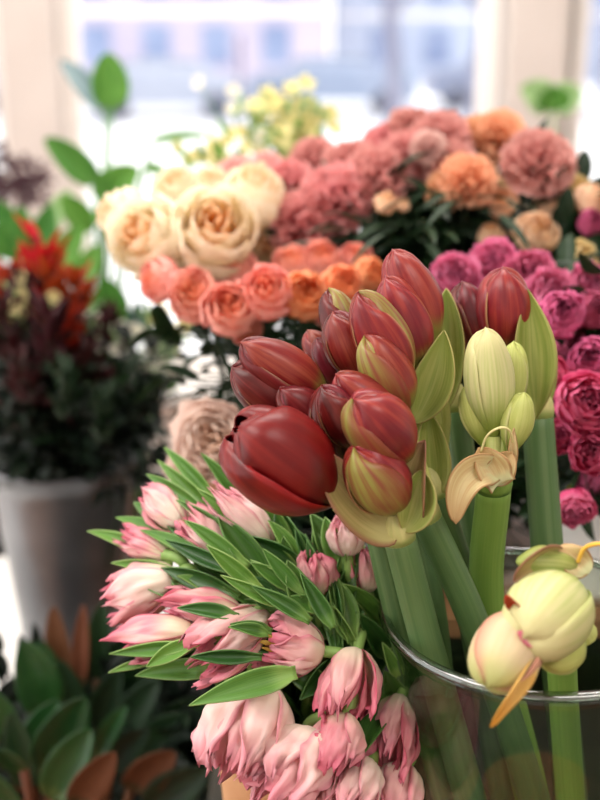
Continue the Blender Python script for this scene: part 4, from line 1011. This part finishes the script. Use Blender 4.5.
# dried mauve heads, far left
for k, (px, py, s, lab) in enumerate([(6, 172, .05, 'dried mauve flower head at the very left edge'), (28, 186, .045, 'dried mauve flower head nearest the left column'), (12, 196, .05, 'dried mauve flower head lowest, just above the green leaves')]):
    foot = V((-.68 + .02 * k, 2.2, 1.02)); c = P(px, py, 2.15); t = thing('dried_flower', foot, lab, 'dried flower', 'dried mauve flowers')
    m = MB(); m.tube([p - foot for p in curve3([foot, (foot + c) / 2 + V((0, 0, .03)), c], 8)], .003, 6); link('stem', m.mesh('stem', M['mauve']), t)
    m = MB(); rn = random.Random(k)
    for j in range(120):
        dd = V((rn.gauss(0, 1), rn.gauss(0, 1), rn.gauss(0, 1))).normalized(); q = c - foot + dd * s * rn.uniform(.3, 1)
        blade(m, q, q + dd * .016 + V((0, 0, .004)), .010, nu=3, nv=2, nrm=V((0, -1, .2)))
    link('head', m.mesh('head', M['mauve']), t)

# ------------------------------------------------------------------ dark red flowers in the zinc bucket
def redstalk(px, py, d, label, seed, big=1.0, mat='scarlet', petals=34):
    rn = random.Random(seed); c = P(px, py, d)
    foot = V((ZB[0] + rn.uniform(-.05, .05), ZB[1] + rn.uniform(-.05, .05), ZB[2] + .02))
    t = thing('red_flower', foot, label, 'red flower', 'red and maroon flowers in the zinc bucket')
    pts = curve3([foot, V((ZB[0], ZB[1], ZB[2] + .36)) + V((c.x - ZB[0], 0, 0)) * .3, c], 12)
    tube_part(t, 'stem', pts, .003, M['maroon'], 7)
    m = MB(); cc = c - foot
    for j in range(petals):
        z = rn.uniform(-.05, .035) * big; a = rn.uniform(0, 6.28); b = cc + V((0, 0, z)) + V((math.cos(a), math.sin(a), 0)) * .008
        e = b + V((math.cos(a) * .6, math.sin(a) * .6, 1.0)).normalized() * rn.uniform(.028, .05) * big
        blade(m, b, e, .012 * big, nrm=V((math.cos(a), math.sin(a), -.2)) * -1, nu=6, nv=3, cup=.5)
    link('flower_head', m.mesh('flower_head', M[mat]), t)
    m = MB()
    for j in range(70):
        f = rn.uniform(.38, .97); i0 = int(f * (len(pts) - 1)); b = pts[i0] - foot; a = rn.uniform(0, 6.28)
        e = b + V((math.cos(a), math.sin(a), rn.uniform(.1, 1.1))).normalized() * rn.uniform(.03, .07)
        blade(m, b, e, rn.uniform(.008, .016), nrm=V((rn.uniform(-.5, .5), -1, .5)), nu=6, nv=3, cup=.3)
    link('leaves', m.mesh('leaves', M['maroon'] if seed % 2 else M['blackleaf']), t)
for k, a in enumerate([
 (8, 290, 1.42, 'scarlet flower head at the very left edge', 1.0, 'scarlet'), (42, 275, 1.40, 'tallest scarlet flower head', 1.15, 'scarlet'), (52, 296, 1.38, 'scarlet flower head just right of and below the tallest', 1.1, 'scarlet'),
 (78, 306, 1.38, 'scarlet flower head furthest right, bright at the tip', .85, 'scarlet'), (28, 310, 1.40, 'dark red flower head below the leftmost scarlet ones', .9, 'maroon'), (72, 332, 1.38, 'small orange-red head low at the right', .6, 'scarlet'),
 (6, 330, 1.36, 'maroon flower head low at the left edge', .9, 'maroon'), (50, 340, 1.34, 'maroon flower head in the middle of the dark mass', .9, 'maroon'), (112, 334, 1.42, 'plum flower head between the scarlet and coral flowers', .7, 'maroon'),
 (92, 372, 1.36, 'dark leafy stalk right of centre in the zinc bucket', .7, 'maroon'), (128, 388, 1.36, 'dark leafy stalk leaning out right over the bucket rim', .6, 'darkleaf'), (24, 380, 1.32, 'dark leafy stalk at the left front of the zinc bucket', .7, 'maroon'),
 (66, 392, 1.30, 'dark leafy stalk at the front of the zinc bucket', .7, 'darkleaf'), (150, 400, 1.40, 'dark leafy stalk furthest right of the zinc bucket', .6, 'darkleaf'), (104, 416, 1.32, 'low dark stalk above the right bucket rim', .7, 'darkleaf')]):
    redstalk(a[0], a[1], a[2], a[3], 60 + k, a[4], a[5])
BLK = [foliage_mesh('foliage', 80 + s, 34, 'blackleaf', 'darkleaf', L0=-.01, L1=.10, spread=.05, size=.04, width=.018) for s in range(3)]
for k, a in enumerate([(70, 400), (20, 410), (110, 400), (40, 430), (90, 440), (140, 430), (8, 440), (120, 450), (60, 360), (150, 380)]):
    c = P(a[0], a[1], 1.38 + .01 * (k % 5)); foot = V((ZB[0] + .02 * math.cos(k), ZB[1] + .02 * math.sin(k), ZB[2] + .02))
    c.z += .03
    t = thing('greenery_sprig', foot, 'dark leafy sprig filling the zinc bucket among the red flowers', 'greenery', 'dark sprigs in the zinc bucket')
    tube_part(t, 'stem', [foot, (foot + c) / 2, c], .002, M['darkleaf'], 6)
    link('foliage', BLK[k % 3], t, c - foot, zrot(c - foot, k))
rw = random.Random(77)
for k, (px, py, d) in enumerate([(150, 346, 1.5), (142, 372, 1.45), (86, 352, 1.42), (92, 318, 1.5), (160, 350, 1.52), (20, 298, 1.36)]):
    spray(px, py, d, (-.33 + .01 * k, 1.70, .69), 10, .022, 'whitepetal' if k < 5 else 'yellowpetal', 'paleleaf',
          ['white blossom spray under the mid-green leaves', 'white blossom spray lowest right of the dark bucket flowers', 'white blossom spray right of the scarlet heads', 'small white spray beside the furthest right scarlet head', 'white blossom spray nearest the coral roses', 'small yellow spray among the scarlet heads'][k], 30 + k, .010)
spray(166, 322, 1.5, (-.31, 1.72, .69), 12, .016, 'yellowpetal', 'paleleaf', 'yellow blossom spray left of the second coral rose', 41, .011)

# ------------------------------------------------------------------ magnolia branches, lower left
mag = [
 ('magnolia branch with green leaves at the lower left edge', [(48, 716, 22, 640, 44, 1.16, 'magleaf'), (8, 742, -10, 690, 40, 1.16, 'magleaf'), (30, 790, 12, 712, 34, 1.12, 'darkleaf'), (24, 770, -6, 752, 26, 1.10, 'magleaf'), (20, 820, -8, 772, 34, 1.08, 'magleaf')]),
 ('magnolia branch with a broad bright green leaf, left of the tulips', [(44, 770, 86, 696, 50, 1.12, 'magleaf'), (52, 800, 92, 728, 44, 1.08, 'magleaf'), (76, 806, 116, 752, 38, 1.06, 'magbrown'), (96, 760, 128, 706, 22, 1.14, 'magleaf'), (30, 760, 60, 700, 36, 1.14, 'magleaf')]),
 ('magnolia branch with upright brown-backed leaves against the zinc bucket', [(66, 686, 54, 606, 30, 1.24, 'magbrown'), (80, 690, 84, 604, 18, 1.22, 'magbrown'), (98, 680, 104, 600, 28, 1.26, 'darkleaf'), (60, 700, 40, 640, 30, 1.24, 'magleaf'), (112, 690, 136, 626, 30, 1.26, 'darkleaf'), (78, 720, 60, 660, 34, 1.22, 'darkleaf')]),
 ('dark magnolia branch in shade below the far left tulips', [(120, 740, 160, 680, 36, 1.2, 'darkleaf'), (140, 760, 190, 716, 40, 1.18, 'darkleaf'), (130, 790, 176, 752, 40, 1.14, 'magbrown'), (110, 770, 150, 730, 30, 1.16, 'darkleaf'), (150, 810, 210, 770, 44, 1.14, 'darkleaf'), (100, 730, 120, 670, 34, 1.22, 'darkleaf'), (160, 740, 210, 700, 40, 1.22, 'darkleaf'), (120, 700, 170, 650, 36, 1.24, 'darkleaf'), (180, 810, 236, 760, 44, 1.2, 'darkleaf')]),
]
for k, (lab, lv) in enumerate(mag):
    leafy(lab, (-.27 + .03 * math.cos(k * 1.6), .98 + .03 * math.sin(k * 1.6), .03), lv, 'magleaf', name='magnolia_branch', cat='branch', stemr=.005, group='magnolia branches')
for k in range(14):
    a = k * 2.4; foot = V((-.27 + .04 * math.cos(a), .98 + .04 * math.sin(a), .03)); c = P(20 + 16 * k, 700 + 34 * (k % 4), 1.22 + .03 * (k % 3))
    t = thing('greenery_sprig', foot, 'dark leafy sprig among the magnolia branches at lower left', 'greenery', 'dark sprigs in the tall black bucket')
    tube_part(t, 'stem', curve3([foot, V((-.27 + .07 * math.cos(a), .98 + .07 * math.sin(a), .64)), c], 8), .003, M['darkleaf'], 6)
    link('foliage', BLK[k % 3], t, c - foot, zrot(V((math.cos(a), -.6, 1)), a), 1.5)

# ------------------------------------------------------------------ light, camera
sc = bpy.context.scene
w = bpy.data.worlds.new('World'); sc.world = w; w.use_nodes = True
nt = w.node_tree; bg = nt.nodes['Background']
bg.inputs[0].default_value = (1.0, .98, .96, 1); bg.inputs[1].default_value = 2.1
def area(name, loc, to, size, power, colr=(1, .95, .9)):
    l = bpy.data.lights.new(name, 'AREA'); l.shape = 'RECTANGLE'; l.size, l.size_y = size; l.energy = power; l.color = colr
    o = bpy.data.objects.new(name, l); col.objects.link(o); o.location = loc
    o.rotation_mode = 'QUATERNION'; o.rotation_quaternion = (V(loc) - V(to)).to_track_quat('Z', 'Y'); o['kind'] = 'structure'
area('ceiling_lamp', (-1.0, .4, 3.0), (.1, .9, 1.2), (1.8, 1.2), 55)
area('ceiling_lamp', (.9, -.5, 3.0), (.1, .9, 1.2), (1.2, .7), 22)  # unseen warm fill from behind the camera
area('ceiling_lamp', (-.1, 2.5, 3.0), (-.1, 4.0, 1.5), (2.5, .5), 26)  # added to brighten the columns and window wall, no known fixture
area('ceiling_lamp', (.1, 1.5, 3.0), (.1, 1.2, 1.2), (1.6, .5), 32)  # added fill that lights the tops of the back bouquets
cd = bpy.data.cameras.new('Camera'); co = bpy.data.objects.new('Camera', cd); col.objects.link(co); sc.camera = co
co.location = CAM; co.rotation_euler = (PI / 2 - PITCH, 0, 0)
cd.sensor_fit = 'VERTICAL'; cd.sensor_height = 24; cd.sensor_width = 18; cd.lens = F / 800 * 24; cd.clip_start = .02; cd.clip_end = 300
cd.dof.use_dof = True; cd.dof.focus_distance = .72; cd.dof.aperture_fstop = 2.3; cd.dof.aperture_blades = 0
sc.view_settings.view_transform = 'Standard'; sc.view_settings.look = 'None'; sc.view_settings.gamma = 1; sc.view_settings.use_curve_mapping = False
sc.view_settings.exposure = 0.22
